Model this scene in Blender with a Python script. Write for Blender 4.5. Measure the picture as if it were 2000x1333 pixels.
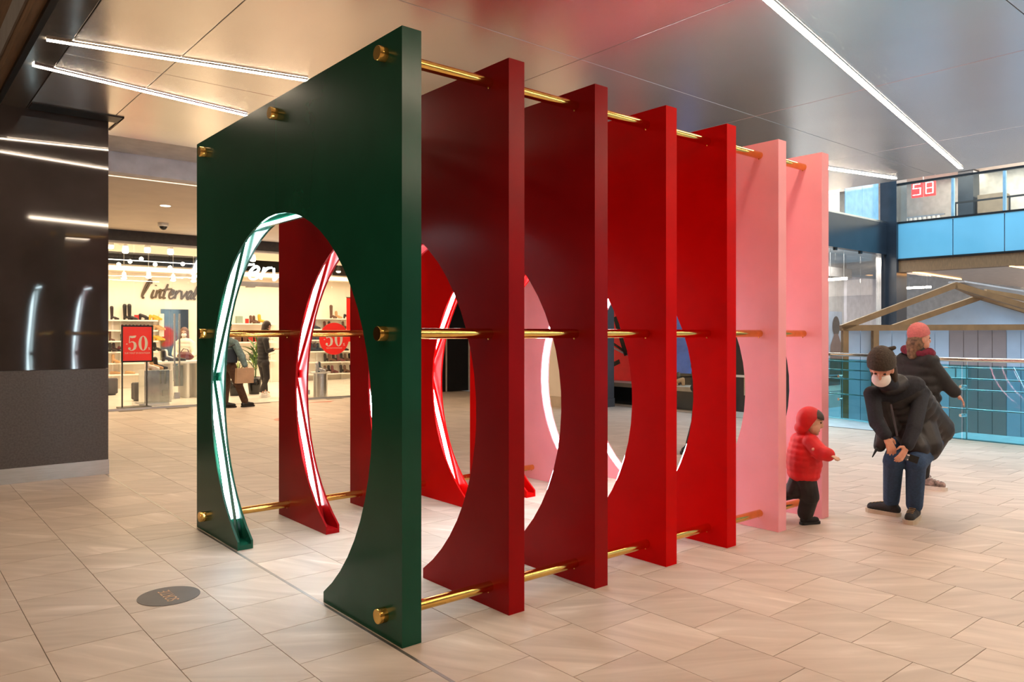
import bpy, bmesh, math, random
from mathutils import Vector, Matrix
random.seed(4)
scene = bpy.context.scene
for o in list(bpy.data.objects):
    bpy.data.objects.remove(o)

# ------------------------------------------------------------------ camera
FPX, CXP, HOR, EYE = 1492.0, 1000.0, 652.0, 1.40      # photo frame 2000 x 1333
A = math.radians(50)
FW = (math.cos(A), math.sin(A)); RT = (math.sin(A), -math.cos(A))
cd = bpy.data.cameras.new('camera'); cam = bpy.data.objects.new('camera', cd)
scene.collection.objects.link(cam); scene.camera = cam
cam.location = (0, 0, EYE); cam.rotation_euler = (math.pi/2, 0, A - math.pi/2)
cd.sensor_width = 36; cd.lens = FPX/2000*36; cd.shift_y = -(666.5-HOR)/2000
cd.clip_start = .05; cd.clip_end = 200
# ------------------------------------------------------------------ world, exposure, large lights
vs = scene.view_settings
vs.view_transform = 'Standard'; vs.look = 'None'; vs.gamma = 1; vs.use_curve_mapping = False
vs.exposure = -0.08
world = bpy.data.worlds.new('daylight'); scene.world = world; world.use_nodes = True
bg = world.node_tree.nodes['Background']
bg.inputs[0].default_value = (.66, .82, 1.0, 1); bg.inputs[1].default_value = .9

def area(name, loc, size, power, col, rot=(0, 0, 0)):
    l = bpy.data.lights.new(name, 'AREA'); l.shape = 'RECTANGLE'
    l.size, l.size_y = size; l.energy = power; l.color = col
    o = bpy.data.objects.new(name, l); scene.collection.objects.link(o)
    o.location = loc; o.rotation_euler = rot
    return o
WARM = (1, .76, .50)
area('shop_ceiling_light', (6.5, 17.2, 3.18), (8.5, 2.6), 380, WARM)
area('shop_wall_wash_light', (7.5, 20.4, 3.1), (8.5, 1.2), 230, WARM)
area('corridor_ceiling_light', (5.5, 12.4, 3.25), (6, 2.5), 150, WARM)
area('hall_fill_light', (-4.2, -1, 6.75), (7, 14), 600, (1, .73, .50))  # unseen area lamp, added to warm and brighten the near floor
area('skylight_over_atrium', (16, 4.5, 9.5), (8, 10), 1800, (.58, .80, 1))
area('upper_level_light', (23.3, 3, 6.3), (5, 14), 1300, (1, .88, .76))
area('under_bridge_light', (26, 3, 2.94), (9, 12), 420, (1, .86, .72))
area('far_store_light', (17, 9.7, 3.38), (6, .9), 190, (1, .92, .85))

# ------------------------------------------------------------------ helpers
def ray(px, py):
    u = (px-CXP)/FPX; v = (HOR-py)/FPX
    return Vector((FW[0]+u*RT[0], FW[1]+u*RT[1], v))
def P(px, py, d): r = ray(px, py); return Vector((r.x*d, r.y*d, EYE+r.z*d))
def G(px, py, z=0.0): r = ray(px, py); return P(px, py, (z-EYE)/r.z)
def onY(px, py, Y): return P(px, py, Y/ray(px, py).y)
def onX(px, py, X): return P(px, py, X/ray(px, py).x)
def proj(p):
    d = p[0]*FW[0]+p[1]*FW[1]; r = p[0]*RT[0]+p[1]*RT[1]
    return (CXP+FPX*r/d, HOR-FPX*(p[2]-EYE)/d, d) if d > .05 else None

MATS = {}
def pm(name, col, rough=.5, metal=0., var=.06, scale=6., bump=0., coat=0., emis=None, estr=0., stretch=(1, 1, 1), spec=.5, sheen=0.):
    if name in MATS: return MATS[name]
    m = bpy.data.materials.new(name); m.use_nodes = True; nt = m.node_tree
    b = nt.nodes['Principled BSDF']; N = nt.nodes.new; L = nt.links.new
    tc = N('ShaderNodeTexCoord'); mp = N('ShaderNodeMapping'); mp.inputs['Scale'].default_value = stretch
    no = N('ShaderNodeTexNoise'); no.inputs['Scale'].default_value = scale; no.inputs['Detail'].default_value = 4
    L(tc.outputs['Object'], mp.inputs[0]); L(mp.outputs[0], no.inputs['Vector'])
    r = N('ShaderNodeValToRGB')
    c0 = [max(0, c*(1-var*2)) for c in col]; c1 = [min(1, c*(1+var*2)) for c in col]
    r.color_ramp.elements[0].position = .3; r.color_ramp.elements[1].position = .7
    r.color_ramp.elements[0].color = (*c0, 1); r.color_ramp.elements[1].color = (*c1, 1)
    L(no.outputs['Fac'], r.inputs[0]); L(r.outputs[0], b.inputs['Base Color'])
    b.inputs['Roughness'].default_value = rough; b.inputs['Metallic'].default_value = metal
    b.inputs['Coat Weight'].default_value = coat; b.inputs['Coat Roughness'].default_value = .08
    b.inputs['Specular IOR Level'].default_value = spec
    if sheen: b.inputs['Sheen Weight'].default_value = sheen
    if bump:
        bp = N('ShaderNodeBump'); bp.inputs['Strength'].default_value = bump; bp.inputs['Distance'].default_value = .01
        L(no.outputs['Fac'], bp.inputs['Height']); L(bp.outputs[0], b.inputs['Normal'])
    if emis:
        b.inputs['Emission Color'].default_value = (*emis, 1); b.inputs['Emission Strength'].default_value = estr
    MATS[name] = m; return m
def glass(name, tint, rough=.0, haze=0.):
    if name in MATS: return MATS[name]
    m = bpy.data.materials.new(name); m.use_nodes = True; nt = m.node_tree; nt.nodes.clear()
    N = nt.nodes.new; L = nt.links.new
    out = N('ShaderNodeOutputMaterial'); mx = N('ShaderNodeMixShader'); tr = N('ShaderNodeBsdfTransparent')
    gl = N('ShaderNodeBsdfGlossy'); lw = N('ShaderNodeLayerWeight'); lw.inputs[0].default_value = .5
    pw = N('ShaderNodeMath'); pw.operation = 'POWER'; pw.inputs[1].default_value = 5; L(lw.outputs['Facing'], pw.inputs[0])
    fr = N('ShaderNodeMath'); fr.operation = 'MULTIPLY_ADD'; fr.inputs[1].default_value = .96; fr.inputs[2].default_value = .035; L(pw.outputs[0], fr.inputs[0])
    tr.inputs[0].default_value = (*tint, 1); gl.inputs['Roughness'].default_value = rough
    L(fr.outputs[0], mx.inputs[0]); L(gl.outputs[0], mx.inputs[2])
    if haze:
        m2 = N('ShaderNodeMixShader'); df = N('ShaderNodeBsdfDiffuse'); df.inputs[0].default_value = (*tint, 1)
        m2.inputs[0].default_value = haze; L(tr.outputs[0], m2.inputs[1]); L(df.outputs[0], m2.inputs[2]); L(m2.outputs[0], mx.inputs[1])
    else: L(tr.outputs[0], mx.inputs[1])
    L(mx.outputs[0], out.inputs[0]); MATS[name] = m; return m

WL = {}
def wl(o): return WL.get(o.name, Vector((0, 0, 0))) if o else Vector((0, 0, 0))
def tag(o, label=None, cat=None, group=None, kind=None):
    if label: o['label'] = label
    if cat: o['category'] = cat
    if group: o['group'] = group
    if kind: o['kind'] = kind
    return o
def empty(name, loc, label=None, cat=None, group=None, kind=None):
    o = bpy.data.objects.new(name, None); o.empty_display_size = .1
    scene.collection.objects.link(o); o.location = loc; WL[o.name] = Vector(loc)
    return tag(o, label, cat, group, kind)
def link(name, me, parent=None, origin=None):
    """link a mesh whose vertices are in world space; origin moves the pivot"""
    o = bpy.data.objects.new(name, me); scene.collection.objects.link(o)
    org = Vector(origin) if origin is not None else wl(parent)
    if org.length: me.transform(Matrix.Translation(-org))
    o.location = org-wl(parent); WL[o.name] = org
    if parent: o.parent = parent
    return o
class MB:
    def __init__(s): s.v = []; s.f = []; s.mi = []; s.cur = 0; s.sm = []; s.smooth = False
    def add(s, vs_, fs):
        n = len(s.v); s.v += [tuple(v) for v in vs_]
        for f in fs: s.f.append(tuple(i+n for i in f)); s.mi.append(s.cur); s.sm.append(s.smooth)
        return s
    def box(s, x0, x1, y0, y1, z0, z1):
        x0, x1 = sorted((x0, x1)); y0, y1 = sorted((y0, y1)); z0, z1 = sorted((z0, z1))
        return s.add([(x0,y0,z0),(x1,y0,z0),(x1,y1,z0),(x0,y1,z0),(x0,y0,z1),(x1,y0,z1),(x1,y1,z1),(x0,y1,z1)],
              [(0,3,2,1),(4,5,6,7),(0,1,5,4),(1,2,6,5),(2,3,7,6),(3,0,4,7)])
    def bar(s, p, q, w, h, up=(0, 0, 1)):
        p = Vector(p); q = Vector(q); d = (q-p).normalized(); upv = Vector(up)
        sd = d.cross(upv)
        if sd.length < 1e-4: sd = d.cross(Vector((1, 0, 0)))
        sd.normalize(); u = sd.cross(d).normalized()
        vs_ = [c+sd*a*w/2+u*b*h/2 for c in (p, q) for a, b in ((-1,-1),(1,-1),(1,1),(-1,1))]
        return s.add(vs_, [(0,1,2,3),(7,6,5,4),(0,4,5,1),(1,5,6,2),(2,6,7,3),(3,7,4,0)])
    def tube(s, pts, r, seg=10, cap=True):
        pts = [Vector(p) for p in pts]; n = len(pts); rs = r if isinstance(r, (list, tuple)) else [r]*n
        prev = None; rings = []
        for i, p in enumerate(pts):
            t = (pts[min(i+1, n-1)]-pts[max(i-1, 0)]).normalized()
            if prev is None:
                a = t.cross(Vector((0, 0, 1)))
                if a.length < 1e-3: a = t.cross(Vector((1, 0, 0)))
            else: a = prev-t*prev.dot(t)
            a.normalize(); prev = a; b = t.cross(a)
            rings.append([p+(a*math.cos(k*2*math.pi/seg)+b*math.sin(k*2*math.pi/seg))*rs[i] for k in range(seg)])
        vs_ = [v for g in rings for v in g]
        fs = [(i*seg+k, i*seg+(k+1) % seg, (i+1)*seg+(k+1) % seg, (i+1)*seg+k) for i in range(n-1) for k in range(seg)]
        old = s.smooth; s.smooth = True; s.add(vs_, fs); s.smooth = old
        if cap:
            s.add(rings[0], [tuple(range(seg))[::-1]]); s.add(rings[-1], [tuple(range(seg))])
        return s
    def lathe(s, prof, c=(0, 0, 0), seg=20):
        c = Vector(c); n = len(prof)
        vs_ = [c+Vector((r*math.cos(k*2*math.pi/seg), r*math.sin(k*2*math.pi/seg), z)) for r, z in prof for k in range(seg)]
        fs = [(i*seg+k, i*seg+(k+1) % seg, (i+1)*seg+(k+1) % seg, (i+1)*seg+k) for i in range(n-1) for k in range(seg)]
        old = s.smooth; s.smooth = True; s.add(vs_, fs); s.smooth = old
        s.add(vs_[:seg], [tuple(range(seg))[::-1]]); s.add(vs_[-seg:], [tuple(range(seg))])
        return s
    def ell(s, c, r, rot=None, seg=14, ring=9):
        c = Vector(c); r = (r, r, r) if isinstance(r, (int, float)) else r
        M = rot.to_3x3() if rot else Matrix.Identity(3); vs_ = []
        for i in range(1, ring):
            t = math.pi*i/ring
            for k in range(seg):
                p = 2*math.pi*k/seg
                vs_.append(c+M @ Vector((r[0]*math.sin(t)*math.cos(p), r[1]*math.sin(t)*math.sin(p), r[2]*math.cos(t))))
        top = len(vs_); vs_.append(c+M @ Vector((0, 0, r[2]))); vs_.append(c-M @ Vector((0, 0, r[2])))
        fs = [(i*seg+k, (i+1)*seg+k, (i+1)*seg+(k+1) % seg, i*seg+(k+1) % seg) for i in range(ring-2) for k in range(seg)]
        fs += [(top, k, (k+1) % seg) for k in range(seg)]
        fs += [(top+1, (ring-2)*seg+(k+1) % seg, (ring-2)*seg+k) for k in range(seg)]
        old = s.smooth; s.smooth = True; s.add(vs_, fs); s.smooth = old
        return s
    def cap(s, p, r0, q, r1, seg=12):
        """tapered capsule (closed)"""
        p = Vector(p); q = Vector(q); d = q-p; L = max(d.length, 1e-5); d = d/L
        pts = []; rs = []
        for k in range(4):
            t = math.pi/2*(k+.15)/4; pts.append(p-d*r0*math.cos(t)); rs.append(r0*math.sin(t))
        for k in range(4):
            t = math.pi/2*(k)/4; pts.append(q+d*r1*math.sin(t)); rs.append(max(r1*math.cos(t), r1*.12))
        return s.tube(pts, rs, seg)
    def prism(s, poly, a0, a1, axis='x'):
        """polygon in the two other axes, extruded along axis"""
        n = len(poly)
        def mk(a, p): return {'x': (a, p[0], p[1]), 'y': (p[0], a, p[1]), 'z': (p[0], p[1], a)}[axis]
        vs_ = [mk(a0, p) for p in poly]+[mk(a1, p) for p in poly]
        fs = [tuple(range(n))[::-1], tuple(range(n, 2*n))]+[(i, (i+1) % n, n+(i+1) % n, n+i) for i in range(n)]
        return s.add(vs_, fs)
    def mesh(s, name, mats):
        me = bpy.data.meshes.new(name); me.from_pydata(s.v, [], s.f)
        for m in (mats if isinstance(mats, (list, tuple)) else [mats]): me.materials.append(m)
        me.polygons.foreach_set('material_index', s.mi); me.polygons.foreach_set('use_smooth', s.sm)
        bm = bmesh.new(); bm.from_mesh(me); bmesh.ops.recalc_face_normals(bm, faces=bm.faces); bm.to_mesh(me); bm.free()
        me.update(); return me
    def build(s, name, mats, parent=None, origin=None): return link(name, s.mesh(name, mats), parent, origin)
def bx(name, x0, x1, y0, y1, z0, z1, m, parent=None, bevel=0., origin=None):
    me = MB().box(x0, x1, y0, y1, z0, z1).mesh(name, m)
    if bevel:
        bm = bmesh.new(); bm.from_mesh(me)
        bmesh.ops.bevel(bm, geom=bm.edges[:], offset=bevel, segments=2, affect='EDGES', profile=.5); bm.to_mesh(me); bm.free()
    return link(name, me, parent, origin)
def struct(o): o['kind'] = 'structure'; return o
def copy_tree(o, loc, parent=None):
    c = o.copy(); scene.collection.objects.link(c); c.parent = parent; c.location = loc
    for ch in o.children: copy_tree(ch, ch.location, c)
    return c
def blob(name, mb, m, voxel=.01, smooth=4, parent=None, origin=None):
    """one continuous surface from overlapping closed shapes"""
    me = mb.mesh(name+'_src', m); o = bpy.data.objects.new('tmp', me); scene.collection.objects.link(o)
    r = o.modifiers.new('r', 'REMESH'); r.mode = 'VOXEL'; r.voxel_size = voxel
    if smooth: s = o.modifiers.new('s', 'SMOOTH'); s.iterations = smooth; s.factor = .5
    dg = bpy.context.evaluated_depsgraph_get()
    res = bpy.data.meshes.new_from_object(o.evaluated_get(dg)); res.name = name
    bpy.data.objects.remove(o); bpy.data.meshes.remove(me)
    res.materials.clear()
    for k in (m if isinstance(m, (list, tuple)) else [m]): res.materials.append(k)
    res.polygons.foreach_set('use_smooth', [True]*len(res.polygons))
    res.polygons.foreach_set('material_index', [0]*len(res.polygons))
    return link(name, res, parent, origin)
def catmull(pts, n=5):
    if len(pts) < 3: return [Vector(p) for p in pts]
    p = [Vector(q) for q in pts]; p = [2*p[0]-p[1]]+p+[2*p[-1]-p[-2]]; out = []
    for i in range(1, len(p)-2):
        for k in range(n):
            t = k/n; a, b, c, d = p[i-1:i+3]
            out.append(.5*((2*b)+(c-a)*t+(2*a-5*b+4*c-d)*t*t+(3*b-a-3*c+d)*t**3))
    out.append(p[-2]); return out
def text_mesh(s, size, depth=.002, bold=0.):
    cu = bpy.data.curves.new('t', 'FONT'); cu.body = s; cu.size = size; cu.extrude = depth; cu.offset = bold
    cu.align_x = 'CENTER'; cu.align_y = 'CENTER'
    o = bpy.data.objects.new('t', cu); scene.collection.objects.link(o)
    me = bpy.data.meshes.new_from_object(o.evaluated_get(bpy.context.evaluated_depsgraph_get()))
    bpy.data.objects.remove(o); bpy.data.curves.remove(cu); return me

# ------------------------------------------------------------------ materials
def tile_mat():
    m = bpy.data.materials.new('sandstone_tile'); m.use_nodes = True; nt = m.node_tree
    b = nt.nodes['Principled BSDF']; N = nt.nodes.new; L = nt.links.new
    def ma(op, a, c=None):
        n = N('ShaderNodeMath'); n.operation = op
        for i, q in enumerate((a, c)):
            if q is None: continue
            if isinstance(q, (int, float)): n.inputs[i].default_value = q
            else: L(q, n.inputs[i])
        return n.outputs[0]
    ge = N('ShaderNodeNewGeometry'); se = N('ShaderNodeSeparateXYZ'); L(ge.outputs['Position'], se.inputs[0])
    ix = ma('FLOOR', ma('DIVIDE', ma('SUBTRACT', se.outputs[0], 1.79), .402))
    par = ma('MULTIPLY', ma('FLOORED_MODULO', ix, 2.), .148)
    iy = ma('FLOOR', ma('DIVIDE', ma('SUBTRACT', ma('SUBTRACT', se.outputs[1], 2.49), par), .4145))
    cb = N('ShaderNodeCombineXYZ'); L(ix, cb.inputs[0]); L(iy, cb.inputs[1])
    wn = N('ShaderNodeTexWhiteNoise'); wn.noise_dimensions = '2D'; L(cb.outputs[0], wn.inputs['Vector'])
    # per-tile rotated, stretched streaks
    vr = N('ShaderNodeVectorRotate'); vr.rotation_type = 'Z_AXIS'; L(ge.outputs['Position'], vr.inputs['Vector'])
    L(ma('ADD', ma('MULTIPLY', wn.outputs['Value'], .9), .35), vr.inputs['Angle'])
    ad = N('ShaderNodeVectorMath'); ad.operation = 'MULTIPLY_ADD'; ad.inputs[1].default_value = (1.1, 7, 1)
    sc = N('ShaderNodeVectorMath'); sc.operation = 'SCALE'; L(wn.outputs['Color'], sc.inputs[0]); sc.inputs['Scale'].default_value = 40
    L(vr.outputs[0], ad.inputs[0]); L(sc.outputs[0], ad.inputs[2])
    n1 = N('ShaderNodeTexNoise'); n1.inputs['Scale'].default_value = 1.4; n1.inputs['Detail'].default_value = 7; n1.inputs['Distortion'].default_value = .6
    L(ad.outputs[0], n1.inputs['Vector'])
    rp = N('ShaderNodeValToRGB'); e = rp.color_ramp.elements
    e[0].position = .3; e[0].color = (.46, .37, .295, 1); e[1].position = .62; e[1].color = (.585, .485, .40, 1)
    x = e.new(.72); x.color = (.68, .585, .50, 1)
    L(n1.outputs['Fac'], rp.inputs[0])
    hs = N('ShaderNodeHueSaturation'); L(rp.outputs[0], hs.inputs['Color'])
    L(ma('ADD', ma('MULTIPLY', wn.outputs['Value'], .16), .92), hs.inputs['Value'])
    L(hs.outputs[0], b.inputs['Base Color'])
    n2 = N('ShaderNodeTexNoise'); n2.inputs['Scale'].default_value = 140; L(ge.outputs['Position'], n2.inputs['Vector'])
    L(ma('ADD', ma('MULTIPLY', n1.outputs['Fac'], .16), .40), b.inputs['Roughness'])
    bp = N('ShaderNodeBump'); bp.inputs['Strength'].default_value = .05; bp.inputs['Distance'].default_value = .002
    L(n2.outputs['Fac'], bp.inputs['Height']); L(bp.outputs[0], b.inputs['Normal'])
    return m
TILE = tile_mat()
GROUT = pm('grout', (.15, .12, .10), .9)
CEILM = pm('ceiling_metal', (.86, .845, .83), .25, .9, .015, 2)
CEILD = pm('ceiling_void', (.03, .03, .03), .7)
GREEN = pm('green_lacquer', (.004, .062, .033), .22, 0, .05, 3, spec=.26)
DRED = pm('dark_red_lacquer', (.27, .001, .002), .30, 0, .05, 3, spec=.10)
RED = pm('red_lacquer', (.55, .001, .001), .38, 0, .04, 3, spec=.05)
PINK = pm('pink_paint', (.95, .40, .45), .45, 0, .02, 3, spec=.2)
BRASS = pm('polished_brass', (.80, .50, .13), .13, 1., .04, 20)
LEDM = pm('led_diffuser', (.9, .95, 1), .4, emis=(.72, .93, 1.0), estr=34)
DGLASS = pm('dark_glass_panel', (.035, .028, .027), .04, 0, .1, 2, spec=.6)
DSTONE = pm('dark_matte_panel', (.085, .075, .072), .42, 0, .12, 60)
STEEL = pm('brushed_steel', (.62, .62, .62), .28, 1., .05, 8, stretch=(1, 1, 30))
STEELP = pm('polished_steel', (.7, .7, .7), .14, 1., .03, 8)
WOODF = pm('brown_wood_fascia', (.16, .095, .05), .5, 0, .15, 5, stretch=(6, .6, 6))
WPAINT = pm('white_paint', (.80, .77, .72), .6, 0, .02, 3)
CREAM = pm('cream_plaster', (.80, .70, .58), .7, 0, .02, 3)
BLKM = pm('black_panel', (.012, .011, .011), .35, 0, .1, 5)
BLACK = pm('black_metal', (.01, .01, .01), .4, .3, .1, 10)
DBAND = pm('dark_fascia', (.032, .026, .025), .5, 0, .12, 20)
STRIPL = pm('warm_led_line', (1, .9, .8), .4, emis=(1, .80, .60), estr=85)
GLASSC = glass('clear_glass', (.97, .98, .97))
GLASST = glass('teal_glass', (.47, .76, .80))

# ------------------------------------------------------------------ floor
floor = struct(MB().box(-9, 11.12, -9, 23, -.3, -.004).build('floor', GROUT))
TW, TL, TX, TY, TO = .402, .4145, 1.79, 2.49, .148
cand = []
for i in range(-26, 24):
    x0 = TX+i*TW
    for j in range(-28, 50):
        y0 = TY+(TO if i % 2 else 0)+j*TL
        if x0+TW > 11.12 or y0+TL > 15.2 or x0 < -9 or y0 < -9: continue
        vis = 0
        for a in (.1, .5, .9):
            for b in (.1, .5, .9):
                q = proj((x0+a*TW, y0+b*TL, 0))
                if q and -10 < q[0] < 2010 and q[1] < 1345: vis = 1
        q = proj((x0+TW/2, y0+TL/2, 0))
        cand.append((0 if vis else 1, q[2] if q else 99, x0, y0))
cand.sort()
tm = MB().box(.0018, TW-.0018, .0018, TL-.0018, -.012, 0).mesh('floor_tile', TILE)
far = MB()
for k, (v, d, x0, y0) in enumerate(cand):
    if k < 300 and not v:
        o = bpy.data.objects.new('floor_tile', tm); scene.collection.objects.link(o)
        o.parent = floor; o.location = (x0, y0, random.uniform(-.0004, .0002))
    else: far.box(x0+.0018, x0+TW-.0018, y0+.0018, y0+TL-.0018, -.012, 0)
tag(far.build('floor_tiles', TILE, floor), kind='stuff')
bx('metal_joint_strip', 1.782, 1.798, -6, 8.43, -.006, .0008, pm('dull_joint_metal', (.28, .25, .22), .4, .8), floor)
bx('edge_stone', 11.12, 11.9, -3, 4.2, -.3, 0, pm('pale_edge_stone', (.62, .66, .68), .4), floor)

# ------------------------------------------------------------------ ceiling
CZ = 3.52
ceil = struct(MB().box(.88, 10.9, -9, 9.0, CZ+.012, CZ+.4).build('ceiling', CEILD))
sx = [1.12, 1.82, 4.2, 6.6, 9.0, 10.9]; sy = [-9, -5.65, -3.2, -.75, 1.7, 4.18, 6.6, 9.0]
for i in range(len(sx)-1):
    for j in range(len(sy)-1):
        bx('ceiling_panel', sx[i]+.003, sx[i+1]-.003, sy[j]+.003, sy[j+1]-.003, CZ, CZ+.02, CEILM, ceil, .002)
for y0, y1 in ((-9, -3), (-3, 2), (2, 5.25), (5.26, 9.0)):
    bx('edge_panel', .905, 1.112, y0+.003, y1-.003, CZ-.004, CZ+.02, pm('bronze_glass_edge', (.30, .28, .25), .12, .8), ceil, .002)
bx('edge_trim', .86, .90, -9, 8.42, CZ-.035, CZ+.05, BLACK, ceil)
bx('slot_shade_plate', 1.13, 1.90, 8.17, 8.40, CZ-.012, CZ-.0, BLACK, ceil)  # flat black plate, its colour gives the shade inside the ceiling slot
bx('slot_end_shade', 1.885, 1.90, 8.17, 8.75, CZ-.012, CZ-.0, pm('slot_shade_brown', (.2, .13, .09), .5), ceil)  # brown strip carries the shadow at the slot's end
fas = struct(MB().box(.80, .86, -9, 8.42, CZ-.0, 6.8).build('trim_1', WOODF))
bx('pale_edge_band', .785, .80, -9, 8.42, CZ+.10, CZ+.30, pm('pale_band', (.5, .5, .5), .3, .6), fas)
struct(MB().box(1.82, 14, 9.0, 9.78, CZ+.001, CZ+.3).build('trim_2', pm('grey_soffit', (.62, .60, .58), .55)))
struct(MB().box(1.82, 14, 9.78, 9.95, 3.285, 3.9).build('trim_3', pm('pale_fascia', (.66, .68, .76), .6)))
cc = struct(MB().box(1.5, 14, 9.95, 15.18, 3.285, 3.5).build('ceiling_corridor', CREAM))
bx('cove_line', 1.8, 14, 10.02, 10.05, 3.279, 3.284, pm('cove_led', (1, 1, .9), .4, emis=(1, .85, .65), estr=1.3), cc)
# overhead lines of light
def light_line(a, b, label, w=.045):
    p, q = G(*a, CZ-.012), G(*b, CZ-.012); p.z = q.z = CZ-.012
    e = empty('ceiling_light', (p+q)/2+Vector((0, 0, .012)), label, 'ceiling light', 'lines of light in the metal ceiling')
    MB().bar(p, q, w, .012, (0, 0, 1)).build('diffuser', STRIPL, e)
    d = (q-p).normalized(); n = Vector((-d.y, d.x, 0))
    for s in (-1, 1): MB().bar(p+n*s*(w/2+.004)+Vector((0, 0, .003)), q+n*s*(w/2+.004)+Vector((0, 0, .003)), .006, .014).build('side_lip', STEEL, e)
light_line((91, 77), (600, 157), 'slim line of warm light crossing the dark ceiling strip, farther from the dark wall')
light_line((65, 127), (481, 225), 'slim line of warm light on the ceiling nearest the dark glass wall')
light_line((1496, -4), (1877, 329), 'long diagonal line of light running to the atrium edge of the ceiling')
light_line((1606, 328), (1749, 349), 'short line of light above the last pink panel')
for (x0, y0, x1, y1, lb) in ((2.2, .6, 6.4, -.3, 'added unseen line of light over the open floor, nearest the hall side'), (6.5, -.2, 10.5, 1.2, 'added unseen line of light over the open floor, running to the atrium corner'), (3, -2.2, 9, -2.6, 'added long unseen line of light over the open floor, farthest from the arches')):  # lines out of view, added to raise the light on floor and panels
    a_, b_ = proj((x0, y0, CZ)), proj((x1, y1, CZ))
    p, q = Vector((x0, y0, CZ-.012)), Vector((x1, y1, CZ-.012))
    e = empty('ceiling_light', (p+q)/2+Vector((0, 0, .012)), lb, 'ceiling light', 'lines of light in the metal ceiling')
    MB().bar(p, q, .045, .012).build('diffuser', STRIPL, e)
# ------------------------------------------------------------------ dark wall at the left
wy = 8.43
wl_ = struct(MB().box(-9, 1.80, wy+.03, wy+.5, 0, 6.8).build('wall_left', DBAND))
bx('upper_glass_panel', -2.2, 1.815, wy, wy+.03, 1.055, CZ+.0, DGLASS, wl_)
bx('upper_glass_panel', -9, .84, wy+.001, wy+.03, CZ+.004, 6.8, DGLASS, wl_)
bx('upper_glass_panel', -9, -2.204, wy, wy+.03, 1.055, CZ+.0, DGLASS, wl_)
bx('lower_matte_panel', -2.2, 1.815, wy+.002, wy+.03, .145, 1.052, DSTONE, wl_)
bx('lower_matte_panel', -9, -2.204, wy+.002, wy+.03, .145, 1.052, DSTONE, wl_)
bx('baseboard_left', -9, 1.82, wy-.008, wy+.03, 0.001, .145, STEEL, wl_)
struct(MB().box(1.5, 1.80, wy+.5, 15.2, 0, 3.5).build('wall_return', DBAND))
# unseen mall walls behind and beside the camera, added to block light
struct(MB().box(-9.3, -9, -9, 9, 0, 6.8).build('wall_behind', pm('brown_mall_wall', (.14, .10, .075), .5)))
wr_ = struct(MB().box(-9, 11, -9.3, -9, 0, 6.8).build('wall_right', pm('tan_mall_wall', (.30, .24, .19), .5)))
struct(MB().box(-9, .80, -9, 8.43, 6.8, 7).build('ceiling_hall', pm('dim_hall_ceiling', (.25, .2, .16), .6)))

# ------------------------------------------------------------------ arch installation
Y0, Y1, HT, CY, CZC, RR = 2.912, 5.70, 2.77, 4.29, .985, 1.112
XS = [1.806, 2.423, 3.036, 3.648, 4.272, 4.890, 5.494]; TH = .102; SK = .014
FZ = .055
inst = empty('arch_installation', (3.75, 4.3, 0), 'seven lacquered square panels with round arch openings, green, red and pink, on brass rods', 'installation')
fa = math.asin((FZ-CZC)/RR)
def outline(lo, hi, n=48):
    """closed panel outline between two Y limits (full panel or one half)"""
    a0, a1 = fa, math.pi-fa
    arc = [(CY+RR*math.cos(a0+(a1-a0)*k/n*1.0), CZC+RR*math.sin(a0+(a1-a0)*k/n)) for k in range(n+1)]
    fy = RR*math.cos(fa)
    if hi < CY+.01:   # near half
        arc = [p for p in arc if p[0] <= hi][:]; arc[0:0] = [(hi, CZC+math.sqrt(max(0, RR*RR-(hi-CY)**2)))]
        return [(lo, 0), (lo, HT), (hi, HT)]+arc+[(CY-fy, 0)]
    if lo > CY-.01:
        arc = [p for p in arc if p[0] >= lo]+[(lo, CZC+math.sqrt(max(0, RR*RR-(lo-CY)**2)))]
        return [(hi, 0), (CY+fy, 0)]+arc+[(lo, HT), (hi, HT)]
    return [(lo, 0), (lo, HT), (hi, HT), (hi, 0), (CY+fy, 0)]+arc+[(CY-fy, 0)]
names = ['green', 'dark red', 'dark red', 'red', 'red', 'pink', 'pink']
pmats = [GREEN, DRED, DRED, RED, RED, PINK, PINK]
def ringstrip(mb, r, x0, x1, a0, a1, n, th=.006):
    for k in range(n):
        t0 = a0+(a1-a0)*k/n; t1 = a0+(a1-a0)*(k+1)/n
        v = []
        for x in (x0, x1):
            for rr in (r, r+th):
                for t in (t0, t1): v.append((x, CY+rr*math.cos(t), CZC+rr*math.sin(t)))
        mb.add(v, [(0,1,5,4),(2,6,7,3),(0,2,3,1),(4,5,7,6),(0,4,6,2),(1,3,7,5)])
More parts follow.
